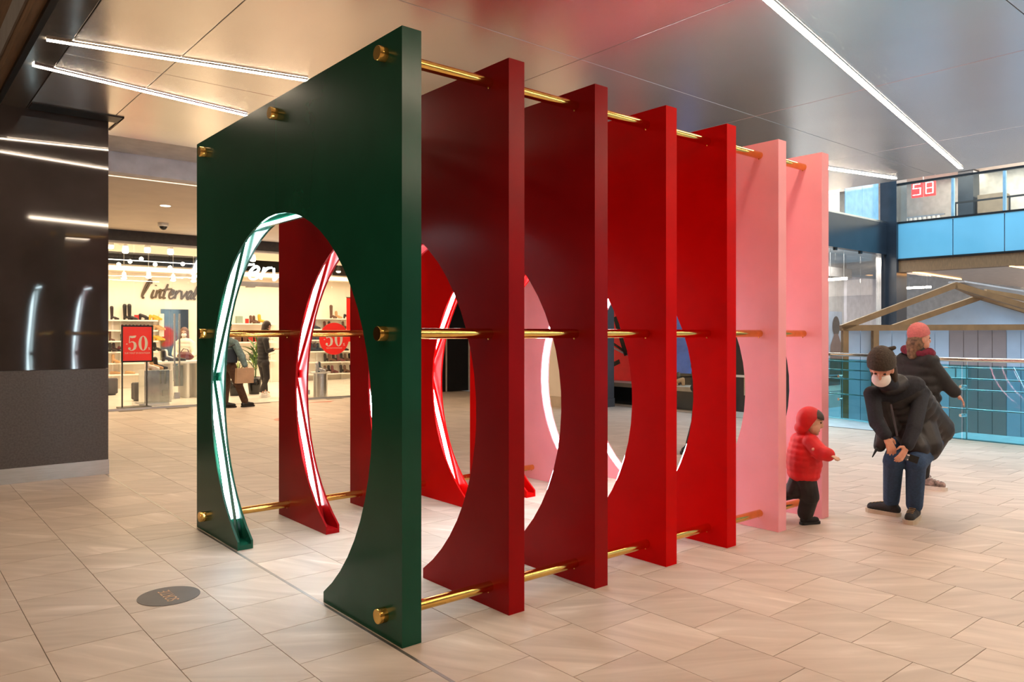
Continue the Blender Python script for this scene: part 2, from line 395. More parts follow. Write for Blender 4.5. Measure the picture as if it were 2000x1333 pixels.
for k, (x, nm, m) in enumerate(zip(XS, names, pmats)):
    pn = empty('panel', (x, CY, 0)); pn.parent = inst; pn.location = Vector((x, CY, 0))-wl(inst); pn['label'] = nm+' lacquered panel'
    x1 = x+TH
    if k == 0:
        MB().prism(outline(Y0, CY+.0), x, x+SK, 'x').build('front_sheet', m, pn)
        MB().prism(outline(CY+.003, Y1), x, x+SK, 'x').build('front_sheet', m, pn)
    else: MB().prism(outline(Y0, Y1), x, x+SK, 'x').build('front_sheet', m, pn)
    MB().prism(outline(Y0, Y1), x1-SK, x1, 'x').build('back_sheet', m, pn)
    fy = RR*math.cos(fa)
    MB().box(x+SK, x1-SK, Y0, Y0+.018, 0, HT).build('edge_board', m, pn)
    MB().box(x+SK, x1-SK, Y1-.018, Y1, 0, HT).build('edge_board', m, pn)
    MB().box(x+SK, x1-SK, Y0+.018, Y1-.018, HT-.018, HT).build('edge_board', m, pn)
    MB().box(x+SK, x1-SK, Y0+.018, CY-fy, 0, .03).build('foot_board', m, pn)
    MB().box(x+SK, x1-SK, CY+fy, Y1-.018, 0, .03).build('foot_board', m, pn)
    xm = (x+x1)/2
    RB = RR+.135 if k < 5 else RR+.05
    t0 = math.asin((.03-CZC)/RB)
    mb = MB(); ringstrip(mb, RB, x+SK, x1-SK, t0, math.pi-t0, 40, .01); mb.build('recess_lining', m, pn)
    if k < 5:
        js = [-52, 5, 60, 120, 175, 232]; RJ = RR+.128
        for a, b in zip(js[:-1], js[1:]):
            a, b = math.radians(a), math.radians(b)
            pa = Vector((0, CY+RJ*math.cos(a), CZC+RJ*math.sin(a))); pb = Vector((0, CY+RJ*math.cos(b), CZC+RJ*math.sin(b)))
            out = ((pa+pb)/2-Vector((0, CY, CZC))).normalized(); tg_ = (pb-pa).normalized()
            ux = Vector((1, 0, 0))
            MB().bar(pa+out*.015+ux*(x+SK+.050), pb+out*.015+ux*(x+SK+.050), .030, .022, (1, 0, 0)).build('channel_board', m, pn)
            ends = [pa, pb]
            for e_ in (0, 1):      # keep the light off the feet
                if ends[e_].z < .16: ends[e_] = ends[e_]+(ends[1-e_]-ends[e_])*((.16-ends[e_].z)/(ends[1-e_].z-ends[e_].z))
            MB().bar(ends[0]+out*.006+ux*(x+SK+.021), ends[1]+out*.006+ux*(x+SK+.021), .006, .032, (1, 0, 0)).build('led_strip', LEDM, pn)
            MB().bar(ends[0]+out*.022+ux*(x+SK+.0665), ends[1]+out*.022+ux*(x+SK+.0665), .006, .008, (1, 0, 0)).build('led_strip', LEDM, pn)
    else:
        t1 = math.asin((.12-CZC)/(RR+.03))
        mb = MB(); ringstrip(mb, RR+.03, x+SK+.012, x1-SK-.012, t1, math.pi-t1, 48); mb.build('led_strip', LEDM, pn)
# brass rods and end caps
xe = XS[-1]+TH
for (yy, zz) in ((3.06, 2.68), (4.29, 2.68), (5.52, 2.68), (3.06, 1.40), (5.52, 1.40), (3.06, .11), (5.52, .11)):
    r = MB().tube([(XS[0]+TH*.5, yy, zz), (xe-.02, yy, zz)], .026, 20).build('brass_rod', BRASS, inst)
    for q0, q1 in ((XS[0]-.042, XS[0]+.02), (xe-.02, xe+.042)):
        c = MB().tube([(q0, yy, zz), (q0+.004, yy, zz), (q1, yy, zz)], [.033, .035, .035], 24).build('end_cap', BRASS, r)
    for x in XS: MB().ell((x-.012, yy, zz-.028), .005, seg=8, ring=5).build('set_screw', BRASS, r)

# floor sticker
st = G(330, 1165)
s0 = empty('floor_sticker', (st.x, st.y, .0), 'round grey floor sticker reading SORTIE on the tiles by the green panel', 'sticker')
MB().lathe([(.155, .0004), (.155, .0024)], (st.x, st.y, 0), 48).build('disc', pm('grey_vinyl', (.075, .066, .062), .5), s0)
tme = text_mesh('SORTIE', .075, .0004); tme.materials.append(pm('tan_print', (.52, .33, .19), .6))
tme.transform(Matrix.Translation((st.x, st.y, .0032)) @ Matrix.Rotation(math.radians(90), 4, 'Z') @ Matrix.Scale(1.15, 4, (0, 1, 0)) @ Matrix.Scale(.8, 4, (1, 0, 0)))
link('lettering', tme, s0)

# ------------------------------------------------------------------ the shoe shop across the corridor
SY, BY = 15.25, 21.5
SWALL = pm('shop_white_wall', (.86, .80, .70), .6, 0, .01, 3)
SFLOOR = pm('shop_floor', (.80, .74, .66), .25, 0, .03, 4)
struct(MB().box(1.5, 13.0, 15.2, BY, -.3, -.002).build('floor_shop', SFLOOR))
struct(MB().box(1.5, 13.0, BY, BY+.2, 0, 3.6).build('wall_shop_back', SWALL))
struct(MB().box(1.5, 1.9, 15.35, BY, 0, 3.6).build('wall_shop_left', SWALL))
struct(MB().box(12.8, 13.0, 15.35, BY, 0, 3.6).build('wall_shop_right', SWALL))
sc_ = struct(MB().box(1.9, 12.8, 15.32, 18.9, 3.25, 3.6).build('ceiling_shop', SWALL))
struct(MB().box(1.9, 12.8, 18.9, BY, 3.50, 3.6).build('ceiling_slot', BLKM))
struct(MB().box(1.9, 12.8, 20.9, BY-.001, 2.98, 3.14).build('trim_4', CREAM))
struct(MB().box(1.9, 12.8, 20.95, BY-.001, 3.14, 3.5).build('wall_slot_back', BLKM))
struct(MB().box(1.5, 12.8, 15.18, 15.32, 3.085, 3.5).build('trim_5', DBAND))
struct(MB().box(1.5, 12.8, 15.17, 15.33, 3.05, 3.085).build('trim_6', pm('grey_header', (.42, .39, .37), .4)))
def X_(px, Y=SY): return onY(px, 652, Y).x
bw = struct(MB().box(X_(690), X_(911), 15.15, 15.35, 0, 3.05).build('wall_black', BLKM))
bx('joint_strip', X_(865.5), X_(868), 15.135, 15.15, 0, 3.05, pm('beige_joint', (.55, .47, .40), .4), bw)
bx('end_trim', X_(910), X_(913.5), 15.13, 15.36, 0, 3.05, pm('beige_joint', (.55, .47, .40), .4), bw)
struct(MB().box(X_(914), 14, 15.15, 15.35, 0, 3.4).build('wall_corridor_far', CREAM))
w1 = struct(MB().box(1.8, X_(395), SY-.01, SY+.03, 0, .03).build('window_1', STEEL))
for a, b in ((1.85, X_(261)), (X_(261)+.012, X_(330)), (X_(330)+.012, X_(395))):
    bx('pane', a, b, SY, SY+.012, .03, 3.05, GLASSC, w1)
w2 = struct(MB().box(X_(592), X_(690), SY-.01, SY+.03, 0, .03).build('window_2', STEEL))
for a, b in ((X_(592), X_(648)), (X_(648)+.012, X_(690)-.01)):
    bx('pane', a, b, SY, SY+.012, .03, 3.05, GLASSC, w2)
# door pulls and door glass
d1 = empty('glass_door', (X_(352), SY+.25, 0), 'frameless glass shop door with two tall steel pull bars', 'door', kind='structure')
bx('pane', X_(336, SY+.25), X_(383, SY+.25), SY+.25, SY+.262, .02, 2.6, GLASSC, d1)
for px in (341, 350.5):
    a, b = onY(px, 613, SY+.2), onY(px, 755, SY+.2)
    h_ = MB().tube([a, b], .017, 10).build('pull_bar', STEEL, d1)
    for yy in (628, 717):
        q = onY(px, yy, SY+.2); MB().tube([q, q+Vector((0, .055, 0))], .01, 8).build('bracket', STEEL, h_)
bx('patch_fitting', X_(341, SY+.25), X_(351, SY+.25), SY+.24, SY+.275, .14, .26, STEEL, d1)

# ---- cursive lettering strokes
GLY = {
 'l': ([[(.0, .12), (.02, .6), (.22, 1.7), (.42, 2.15), (.5, 1.95), (.3, 1.1), (.08, .35), (.08, .02), (.22, .06)]], .50),
 "'": ([[(.16, 2.1), (.10, 1.75)]], .34),
 'i': ([[(.1, 1.0), (.0, .3), (.06, .02), (.22, .15)], [(.2, 1.5), (.21, 1.58)]], .36),
 'n': ([[(.05, 1.0), (.0, .05)], [(.02, .5), (.22, .95), (.38, .98), (.34, .4), (.38, .03), (.55, .2)]], .62),
 't': ([[(.28, 1.75), (.1, .6), (.1, .05), (.3, .1)], [(-.12, .98), (.3, 1.12), (.72, 1.2)]], .55),
 'e': ([[(.06, .45), (.34, .6), (.40, .9), (.24, 1.02), (.04, .6), (.06, .12), (.26, .0), (.55, .3)]], .58),
 'r': ([[(.06, 1.0), (.0, .02)], [(.02, .5), (.2, .92), (.42, 1.02)]], .48),
 'v': ([[(.02, 1.0), (.10, .3), (.14, .02), (.36, .5), (.52, 1.0)]], .55),
 'a': ([[(.48, .85), (.32, 1.0), (.08, .65), (.08, .1), (.26, .1), (.5, .9), (.42, .3), (.46, .02), (.62, .15)]], .68)}
def script(name, word, x0, x1, zb, xh, Y, r, m, parent, slant=.22):
    tot = sum(GLY[c][1] for c in word); s = (x1-x0)/tot; mb = MB(); x = 0
    for c in word:
        for st_ in GLY[c][0]:
            pts = catmull([(p[0], 0, p[1]) for p in st_], 5)
            w = []
            for q in pts: w.append((x0+(x+q.x+slant*q.z*xh/s*.8)*s, Y, zb+q.z*xh))
            n = len(w); mb.tube(w, [r*(.75+.45*abs(math.sin(3.1*i/n+.6))) for i in range(n)], 8)
        x += GLY[c][1]
    return mb.build(name, m, parent)
LT = onY(276, 588, BY)
sg = empty('wall_sign', (LT.x, BY-.03, LT.z), 'dark handwritten shop name on the white back wall above the mirror', 'sign')
script('lettering', "l'intervalle", LT.x, onY(409, 588, BY).x, onY(300, 583, BY).z, .22, BY-.03, .025, pm('brown_letters', (.10, .07, .045), .5), sg)
NT = onY(380, 548, SY)
ns = empty('neon_sign', (5.8, SY-.03, 2.38), 'glowing white handwritten shop name above the shop entrance', 'sign')
script('lettering', "l'intervalle", X_(374), X_(640), onY(480, 545, SY-.05).z, .25, SY-.05, .026, pm('neon_white', (1, 1, 1), .4, emis=(.85, .95, 1), estr=3), ns)
bx('support_beam', X_(395), X_(592), SY-.03, SY+.08, 2.36, 2.45, pm('grey_header', (.42, .39, .37), .4), ns)
bx('lamp_tray', X_(483), X_(497), SY-.05, SY+.1, 2.335, 2.36, pm('grey_header', (.42, .39, .37), .4), ns)
bx('hanger', X_(400), X_(403), SY, SY+.03, 2.45, 3.05, STEEL, ns); bx('hanger', X_(585), X_(588), SY, SY+.03, 2.45, 3.05, STEEL, ns)

# ---- sale signs
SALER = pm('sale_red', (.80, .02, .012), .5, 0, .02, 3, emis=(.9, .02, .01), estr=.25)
PRINT = pm('cream_print', (.85, .78, .66), .6, 0, .01)
def ribbon(mb, pts, ws, M):
    pts = [Vector((p[0], p[1], 0)) for p in pts]; n = len(pts); v = []
    for i, p in enumerate(pts):
        t = (pts[min(i+1, n-1)]-pts[max(i-1, 0)]).normalized(); nn = Vector((-t.y, t.x, 0))
        v += [M @ (p+nn*ws[i]/2), M @ (p-nn*ws[i]/2)]
    mb.add(v, [(2*i, 2*i+1, 2*i+3, 2*i+2) for i in range(n-1)])
def disc(mb, c, r, M, n=14): mb.add([M @ Vector((c[0]+r*math.cos(k*2*math.pi/n), c[1]+r*math.sin(k*2*math.pi/n), 0)) for k in range(n)], [tuple(range(n))])
def fifty(M):
    mb = MB()
    ribbon(mb, [(.10, .97), (.25, .93), (.44, .96), (.52, 1.02)], [.10, .16, .15, .05], M)
    ribbon(mb, [(.11, .98), (.09, .52)], [.05, .05], M)
    b = [(.09, .52), (.2, .60), (.33, .60), (.44, .5), (.47, .32), (.43, .14), (.32, .03), (.2, .0), (.1, .06)]
    ribbon(mb, b, [.03, .05, .09, .16, .19, .16, .08, .04, .05], M); disc(mb, (.10, .14), .085, M)
    n = 28
    v = []
    for k in range(n):
        t = 2*math.pi*k/n; v += [M @ Vector((.98+.30*math.cos(t), .50+.52*math.sin(t), 0)), M @ Vector((.98+.115*math.cos(t), .50+.48*math.sin(t), 0))]
    mb.add(v, [(2*k, 2*k+1, (2*k+3) % (2*n), (2*k+2) % (2*n)) for k in range(n)])
    ribbon(mb, [(-.12, .45), (-.02, .45)], [.05, .05], M)
    ribbon(mb, [(1.33, .02), (1.43, .2)], [.025, .025], M); disc(mb, (1.34, .17), .03, M); disc(mb, (1.43, .05), .03, M)
    return mb
def upright(c, s, sx_=1.): return Matrix.Translation(c) @ Matrix.Rotation(math.pi/2, 4, 'X') @ Matrix.Diagonal((s*sx_, s, s, 1))
def subtext(txt, c, size, parent):
    me = text_mesh(txt, size, .001); me.materials.append(PRINT); me.transform(upright(c, 1, .95)); link('small_print', me, parent)
SSY = 15.55
tl, br = onY(238, 637, SSY), onY(297.5, 706, SSY)
ss = empty('sign_stand', ((tl.x+br.x)/2, SSY, 0), 'black metal stand holding a red minus fifty percent sign behind the shop glass', 'sign stand')
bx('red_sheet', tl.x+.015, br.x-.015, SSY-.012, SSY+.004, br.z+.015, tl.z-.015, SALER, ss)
f = MB(); f.box(tl.x-.012, tl.x+.015, SSY-.018, SSY+.012, br.z-.012, tl.z+.012); f.box(br.x-.015, br.x+.012, SSY-.018, SSY+.012, br.z-.012, tl.z+.012)
f.box(tl.x, br.x, SSY-.018, SSY+.012, tl.z-.015, tl.z+.012); f.box(tl.x, br.x, SSY-.018, SSY+.012, br.z-.012, br.z+.015); f.build('frame', BLACK, ss)
for x in (tl.x+.005, br.x-.10): bx('leg', x-.012, x+.012, SSY-.01, SSY+.012, .03, br.z-.012, BLACK, ss)
bx('base', tl.x-.06, br.x-.05, SSY-.16, SSY+.16, 0, .03, BLACK, ss)
fifty(upright((tl.x+.10, SSY-.014, tl.z-.46), .27)).build('numerals', PRINT, ss)
subtext('SUR TOUT EN BOUTIQUE', ((tl.x+br.x)/2, SSY-.014, tl.z-.51), .040, ss)
cc_ = onY(653, 662, SY-.012); 
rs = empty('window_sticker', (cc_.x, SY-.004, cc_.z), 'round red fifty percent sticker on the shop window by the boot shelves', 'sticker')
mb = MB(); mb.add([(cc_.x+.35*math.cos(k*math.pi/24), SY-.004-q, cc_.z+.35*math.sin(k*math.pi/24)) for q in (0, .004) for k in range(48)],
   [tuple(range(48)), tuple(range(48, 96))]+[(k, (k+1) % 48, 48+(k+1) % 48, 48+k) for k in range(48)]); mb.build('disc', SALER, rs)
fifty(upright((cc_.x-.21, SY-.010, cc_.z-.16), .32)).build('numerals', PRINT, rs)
subtext('SUR TOUT EN BOUTIQUE', (cc_.x, SY-.010, cc_.z-.205), .034, rs)
vb = empty('hanging_banner', (X_(681, 17), 17, 1.2), 'narrow red vertical banner behind the round window sticker', 'banner')
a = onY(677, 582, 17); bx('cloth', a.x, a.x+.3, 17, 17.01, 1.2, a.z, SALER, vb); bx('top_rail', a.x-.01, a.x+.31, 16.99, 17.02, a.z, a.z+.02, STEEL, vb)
bx('hang_wire', a.x+.14, a.x+.145, 17.002, 17.007, a.z+.02, 3.25, STEEL, vb)

# ---- shelving
SHW = pm('shelf_white', (.88, .84, .76), .45, 0, .01)
def shelf_unit(label, px0, px1, ys, posts, Y=BY, dep=.32):
    x0, x1 = X_(px0, Y-dep), X_(px1, Y-dep)
    e = empty('shelving_unit', ((x0+x1)/2, Y-.16, 0), label, 'shelves')
    zs = [onY((px0+px1)/2, y, Y-dep).z for y in ys]
    for z in zs: bx('shelf_board', x0, x1, Y-dep, Y-.003, z-.035, z, SHW, e)
    for p_ in posts:
        x = X_(p_, Y-dep); bx('upright', x-.022, x+.022, Y-.055, Y-.004, 0, zs[0]-.036, SHW, e)
    return zs
YF = BY-.32
ZL = shelf_unit('white wall shelves of shoes on the left behind the red sale sign', 196, 309, [625, 645, 666, 687, 709, 731], [200, 225, 241, 307])
ZR = shelf_unit('white wall shelves packed with dark boots behind the round sticker', 586, 690, [622, 643, 664, 686, 707, 730], [590, 627, 676])
ZB = shelf_unit('white wall shelf with handbags near the potted plants', 446, 541, [632, 668, 705], [450, 537])
# ---- footwear meshes
LEA = {'black': pm('black_leather', (.015, .013, .013), .3), 'brown': pm('brown_leather', (.10, .045, .025), .4), 'tan': pm('tan_suede', (.50, .30, .14), .7),
       'yellow': pm('mustard_leather', (.62, .36, .03), .45), 'white': pm('white_leather', (.82, .79, .74), .4), 'plum': pm('plum_leather', (.12, .02, .025), .35), 'red': pm('red_leather', (.35, .03, .02), .4), 'silver': pm('silver_leather', (.6, .6, .6), .25, .8)}
def shoe_mesh(kind, key):
    mb = MB()   # toe along +x, heel at origin
    hl = {'ankle': .04, 'tall': .045, 'pump': .075, 'flat': .012}[kind]
    mb.cap((.03, 0, hl+.035), .034, (.13, 0, hl*.5+.03), .036); mb.cap((.13, 0, hl*.45+.03), .036, (.215, 0, .026), .026)
    mb.box(-.005, .05, -.024, .024, 0, hl+.02); mb.box(.11, .235, -.03, .03, 0, .014)
    if kind == 'ankle': mb.cap((.035, 0, hl+.04), .042, (.025, 0, .19), .042)
    if kind == 'tall': mb.cap((.035, 0, hl+.04), .042, (.03, 0, .36), .052)
    if kind == 'flat': mb.box(-.01, .235, -.032, .032, 0, .014)
    o = blob('shoe', mb, LEA[key], .011, 2); me = o.data; bpy.data.objects.remove(o)
    return me
SHM = {}
def shoe(kind, key, loc, rz, label, group, sc__=1., cat=None):
    if (kind, key) not in SHM: SHM[(kind, key)] = shoe_mesh(kind, key)
    o = bpy.data.objects.new({'ankle': 'ankle_boot', 'tall': 'tall_boot', 'pump': 'pump_shoe', 'flat': 'flat_shoe'}[kind], SHM[(kind, key)])
    scene.collection.objects.link(o); o.location = loc; o.rotation_euler = (0, 0, rz); o.scale = (sc__,)*3
    return tag(o, label, cat or ('shoe' if kind in ('pump', 'flat') else 'boot'), group)
SH_N = [0]
def on_shelf(px, z, Y=None):
    if Y is None: SH_N[0] += 1; Y = YF+(.09 if SH_N[0] % 2 else .20)
    return Vector((X_(px, Y), Y, z+.002))
g = 'footwear on the left wall shelves'
shoe('tall', 'black', on_shelf(216, ZL[0]), -.5, 'single black tall boot at the wall end of the top left shelf', g, .85)
for px in (241, 250): shoe('tall', 'black', on_shelf(px, ZL[0]), -.3, 'black tall boot of the standing pair on the top left shelf', g)
shoe('pump', 'black', on_shelf(271, ZL[0]), -.2, 'black high heel beside the red price card on the top left shelf', g, 1.2)
for px in (291, 298): shoe('pump', 'yellow', on_shelf(px, ZL[0]), -.2, 'mustard heel of the pair on the top left shelf', g)
for k in range(8): shoe('pump', 'brown' if k % 2 else 'plum', on_shelf(238+k*7.2, ZL[1]), -1.45, 'dark heel in the row peeking over the red sale sign', 'heels above the red sale sign')
for px in (298, 304.5): shoe('pump', 'tan', on_shelf(px, ZL[1]), -.2, 'tan heel of the pair on the second left shelf', g)
for px in (297, 303.5): shoe('pump', 'yellow', on_shelf(px, ZL[2]), -.2, 'mustard heel of the pair on the third left shelf', g)
shoe('tall', 'brown', on_shelf(213, ZL[2]), -.6, 'dark brown tall boot on the third left shelf', g, .62)
shoe('ankle', 'black', on_shelf(236, ZL[2]), -.8, 'black ankle boot on the third left shelf beside the sale sign', g, .8)
for px in (213, 220): shoe('ankle', 'black', on_shelf(px, ZL[3]), -.9, 'black ankle boot of the pair on the fourth left shelf', g, .98)
shoe('pump', 'plum', on_shelf(230, ZL[3]), -.6, 'plum heel on the fourth left shelf', g)
shoe('ankle', 'black', on_shelf(300, ZL[3]), -.6, 'black ankle boot right of the sale sign on the fourth left shelf', g)
shoe('ankle', 'tan', on_shelf(219, ZL[4]), -.9, 'tan ankle boot on the fifth left shelf', g)
for px in (215, 244): shoe('flat', 'tan', on_shelf(px, ZL[5]), -.4, 'tan flat shoe on the lowest left shelf', g)
card = bx('price_card', X_(262, YF+.1), X_(271, YF+.1), YF+.10, YF+.11, ZL[0], ZL[0]+.13, SALER, origin=(X_(266, YF+.1), YF+.1, ZL[0]))
tag(card, 'small red price card on the top left shoe shelf', 'price card')
g = 'boots on the right wall shelves'
for row, pxs in ((1, (603, 611, 632, 641, 668)), (2, (600, 608, 616, 634, 642)), (3, (598, 606, 612, 619, 640, 650, 658, 666)), (4, (633, 641, 649, 658, 665, 672, 681)), (5, (633, 640, 647, 664, 671, 683))):
    for i, px in enumerate(pxs):
        key = ('black', 'brown', 'black', 'plum')[(i+row) % 4]
        shoe('ankle', key, on_shelf(px, ZR[row]), random.uniform(-.35, .1), f'{key} ankle boot on the {["top","second","third","fourth","fifth","lowest"][row]} right shelf', g, 1.05)
shoe('tall', 'brown', on_shelf(645, ZR[0]), -1.1, 'tall brown boot on the top right shelf above the round sticker', g)
shoe('ankle', 'tan', on_shelf(655, ZR[0]), -1.0, 'tan ankle boot on the top right shelf beside the tall boot', g)
shoe('pump', 'black', on_shelf(671, ZR[0]), -.3, 'black heel on the top right shelf', g)
def handbag(px, z, key, label, w=.21):
    c = on_shelf(px, z, YF+.14); e = empty('handbag', c, label, 'handbag', 'handbags on the wall shelf')
    MB().prism([(c.x-w/2, c.z), (c.x+w/2, c.z), (c.x+w*.44, c.z+.17), (c.x-w*.44, c.z+.17)], c.y-.05, c.y+.05, 'y').build('body', LEA[key], e)
    for s in (-1, 1): MB().tube([(c.x+.06*math.cos(t), c.y+s*.045, c.z+.165+.09*math.sin(t)) for t in [math.pi*i/8 for i in range(9)]], .008, 6).build('handle', LEA[key], e)
for px in (466, 477): handbag(px, ZB[1], 'brown', 'small dark brown handbag on the wall shelf by the plants')
for px in (489, 500): handbag(px, ZB[1], 'red', 'small rust red handbag on the wall shelf by the plants')
for px in (472, 495): handbag(px, ZB[2], 'black', 'small black handbag on the lowest bag shelf')
q = on_shelf(467, ZB[0]); shoe('ankle', 'brown', on_shelf(488, ZB[0]), -1.0, 'dark brown ankle boot beside the red card above the bags', 'boots above the handbags')
shoe('ankle', 'brown', on_shelf(494, ZB[0]), -1.0, 'dark brown ankle boot beside the red card above the bags', 'boots above the handbags')
shoe('ankle', 'yellow', on_shelf(504, ZB[0]), -.3, 'mustard ankle boot on the shelf above the bags', 'boots above the handbags', 1.15)
gb = bx('green_box', X_(462, YF+.1), X_(473, YF+.1), YF+.05, YF+.2, ZB[0], ZB[0]+.2, pm('sage_card', (.25, .33, .27), .6), bevel=.004, origin=(X_(467, YF+.1), YF+.1, ZB[0])); tag(gb, 'sage green box bag on the shelf above the handbags', 'box')
cd2 = bx('price_card', X_(478, YF+.1), X_(485, YF+.1), YF+.06, YF+.07, ZB[0], ZB[0]+.13, SALER, origin=(X_(481, YF+.1), YF+.06, ZB[0])); tag(cd2, 'small red price card on the shelf above the handbags', 'price card')

# ---- mirror, poster card, table, plinths, poufs
a, b = onY(314, 604, BY-.03), onY(368, 690, BY-.03)
mr = empty('wall_mirror', ((a.x+b.x)/2, BY-.02, b.z), 'tall frameless mirror on the shop back wall under the handwritten name', 'mirror')
bx('mirror_glass', a.x, b.x, BY-.035, BY-.005, onY(340, 745, BY).z, a.z, pm('mirror', (.42, .47, .44), .06, 1.), mr); bx('mirror_edge', b.x, b.x+.03, BY-.045, BY-.005, onY(340, 745, BY).z, a.z, CREAM, mr)
a, b = onY(311, 613, BY-.1), onY(320.5, 658, BY-.1)
tag(bx('hanging_card', a.x, b.x, BY-.1, BY-.05, b.z, a.z, WPAINT, bevel=.003, origin=(a.x, BY-.06, b.z)), 'white card hanging at the left edge of the wall mirror', 'card')
TYY = 17.2
a, b = onY(308, 707, TYY), onY(388, 707, TYY)
tb = empty('display_table', ((a.x+b.x)/2, TYY+.3, 0), 'white shop table with rounded arch legs in front of the assistant', 'table')
bx('tabletop', a.x, b.x+.5, TYY, TYY+.7, a.z-.05, a.z, WPAINT, tb, .01); tz = a.z
for px in (312, 334, 366, 386):
    x = X_(px, TYY); bx('leg', x, x+.05, TYY+.03, TYY+.65, 0, tz-.05, WPAINT, tb)
bx('lower_panel', X_(341, TYY+.3), X_(365, TYY+.3), TYY+.3, TYY+.32, .25, tz-.1, pm('blue_grey_panel', (.33, .38, .40), .3), tb)
g = 'footwear on the shop table'
for px, kd, key, lb in ((314, 'ankle', 'black', 'black chunky boot on the white shop table'), (318.5, 'ankle', 'black', 'black chunky boot on the white shop table'), (326, 'ankle', 'white', 'white ankle boot on the white shop table'), (336, 'flat', 'black', 'black flat shoe on the white shop table')):
    shoe(kd, key, Vector((X_(px, TYY+.2), TYY+(.12 if px in (314, 336) else .27 if px == 318.5 else .4), tz+.001)), -.1, lb, g, 1.1)
PYY = 15.92
a, b = onY(282, 724, PYY), onY(331, 793, PYY)
pl = empty('mirrored_plinth', ((a.x+b.x)/2, PYY+.2, 0), 'mirrored square plinth carrying three ankle boots in the shop window', 'plinth')
bx('mirror_box', a.x, b.x, PYY, PYY+.42, .04, a.z, pm('soft_mirror', (.50, .53, .53), .10, 1., .1, 3), pl, .004); bx('plinth_base', a.x-.12, b.x-.03, PYY-.1, PYY+.4, 0, .04, STEEL, pl)
bx('white_side', b.x+.001, b.x+.045, PYY+.005, PYY+.4, .04, a.z-.01, WPAINT, pl)
for px, key in ((284, 'white'), (295, 'tan'), (307, 'black')):
    shoe('ankle', key, Vector((X_(px, PYY+.12)-.02, PYY+.08+.11*(('white', 'tan', 'black').index(key)), a.z+.001)), -.1, f'{key} ankle boot on the mirrored plinth', 'boots on the mirrored plinth', 1.12)
for px, py, d_, lb in ((214, 764, .2, 'dark grey pouf beside the storefront wall end'), (256, 744, .18, 'dark grey pouf behind the sale sign'), (274, 762, .18, 'dark grey pouf beside the mirrored plinth')):
    c = G(px, py+8); c.y = max(c.y, 15.95)
    c = Vector((X_(px, c.y), c.y, 0))
    if lb.endswith('plinth'): c = Vector((X_(px, 17.2), 17.2, 0))
    e = empty('pouf', c, lb, 'pouf'); MB().lathe([(.15, .03), (.17, .05), (.17, .36), (.15, .38)], c, 20).build('seat_block', pm('charcoal_felt', (.06, .06, .065), .9), e)
    MB().lathe([(.13, 0), (.13, .03)], c, 16).build('foot_ring', BLACK, e)
c = G(624, 777); c = Vector((c.x+.12, c.y+.2, 0))
cp = empty('round_plinth', c, 'brushed steel round plinth with boots on top beside the tiled counter', 'plinth')
zt = onY(624, 728, c.y-.25).z
MB().lathe([(.155, 0), (.155, zt-.03)], c, 32).build('steel_drum', STEEL, cp); MB().lathe([(.22, zt-.03), (.22, zt)], c, 32).build('round_top', WPAINT, cp)
for i, (dx, key) in enumerate(((-.16, 'silver'), (-.03, 'black'), (.08, 'black'), (.16, 'black'))):
    shoe('ankle', key, c+Vector((dx*.6-.09, -.15+.1*i, zt+.001)), -.1, f'{key} ankle boot on the round steel plinth', 'boots on the round plinth', 1.0)
a, b = X_(566, 15.75), X_(602, 15.75)
ct = empty('tiled_counter', ((a+b)/2, 15.9, 0), 'white tiled low counter beside the round steel plinth', 'counter')
bx('counter_body', a, b, 15.76, 16.3, 0, .60, pm('grid_grout', (.5, .47, .42), .6), ct)
for i in range(8):
    for j in range(6):
        w = (b-a)/8; bx('tile', a+i*w+.003, a+(i+1)*w-.003, 15.745, 15.76, .02+j*.096, .02+j*.096+.09, WPAINT, ct)
bx('counter_top', a-.01, b+.01, 15.74, 16.31, .60, .63, WPAINT, ct); bx('socket_box', X_(597, 15.74), X_(605, 15.74), 15.73, 15.745, .06, .16, STEEL, ct)
# red floor stickers
VIN = pm('faded_red_vinyl', (.55, .17, .10), .5)
c = G(572, 819); tag(MB().lathe([(.3, .0003), (.3, .0018)], c, 32).build('floor_sticker', VIN, origin=(c.x, c.y, 0)), 'faded red round sticker on the corridor tiles', 'sticker')
c = G(622, 786); tri_ = [(c.x-.35, c.y), (c.x+.2, c.y-.14), (c.x+.4, c.y+.1)]
tag(MB().prism(tri_, .0003, .0018, 'z').build('floor_sticker', VIN, origin=(c.x, c.y, 0)), 'faded red triangular sticker on the tiles at the shop window', 'sticker')

# ---- spotlights, slot lamps, dome camera, downlight
BULB = pm('warm_bulb', (1, .95, .85), .4, emis=(1, .86, .62), estr=14)
def spot(px, py, Y, top, label, grp, r=.065):
    c = onY(px, py, Y); e = empty('spotlight', (c.x, Y, top), label, 'spotlight', grp)
    MB().tube([(c.x, Y, top), (c.x, Y, c.z+.1)], .014, 8).build('stem', STEEL, e)
    MB().lathe([(r*.45, .1), (r*.8, .06), (r, -.02), (r, -.05)], c, 16).build('housing', STEEL, e)
    MB().ell((c.x, Y, c.z-.06), (r*.92, r*.92, r*.45), seg=12, ring=7).build('lamp_face', BULB, e)
for px, py in ((216, 478), (245, 487), (288, 486), (333, 490), (494, 504), (640, 512)): spot(px, py, 16.9, 3.25, 'white track spotlight under the front ceiling of the shop', 'front row of shop spotlights')
for px, py in ((242, 539), (290, 537), (338, 543), (378, 545), (640, 529), (661, 527)): spot(px, py, 20.85 if px < 600 else 20.6, 3.5 , 'track spotlight in front of the shop back wall bulkhead', 'back row of shop spotlights', .075)
bx('track_rail', 2.4, 9, 16.87, 16.93, 3.232, 3.249, STEEL, sc_)
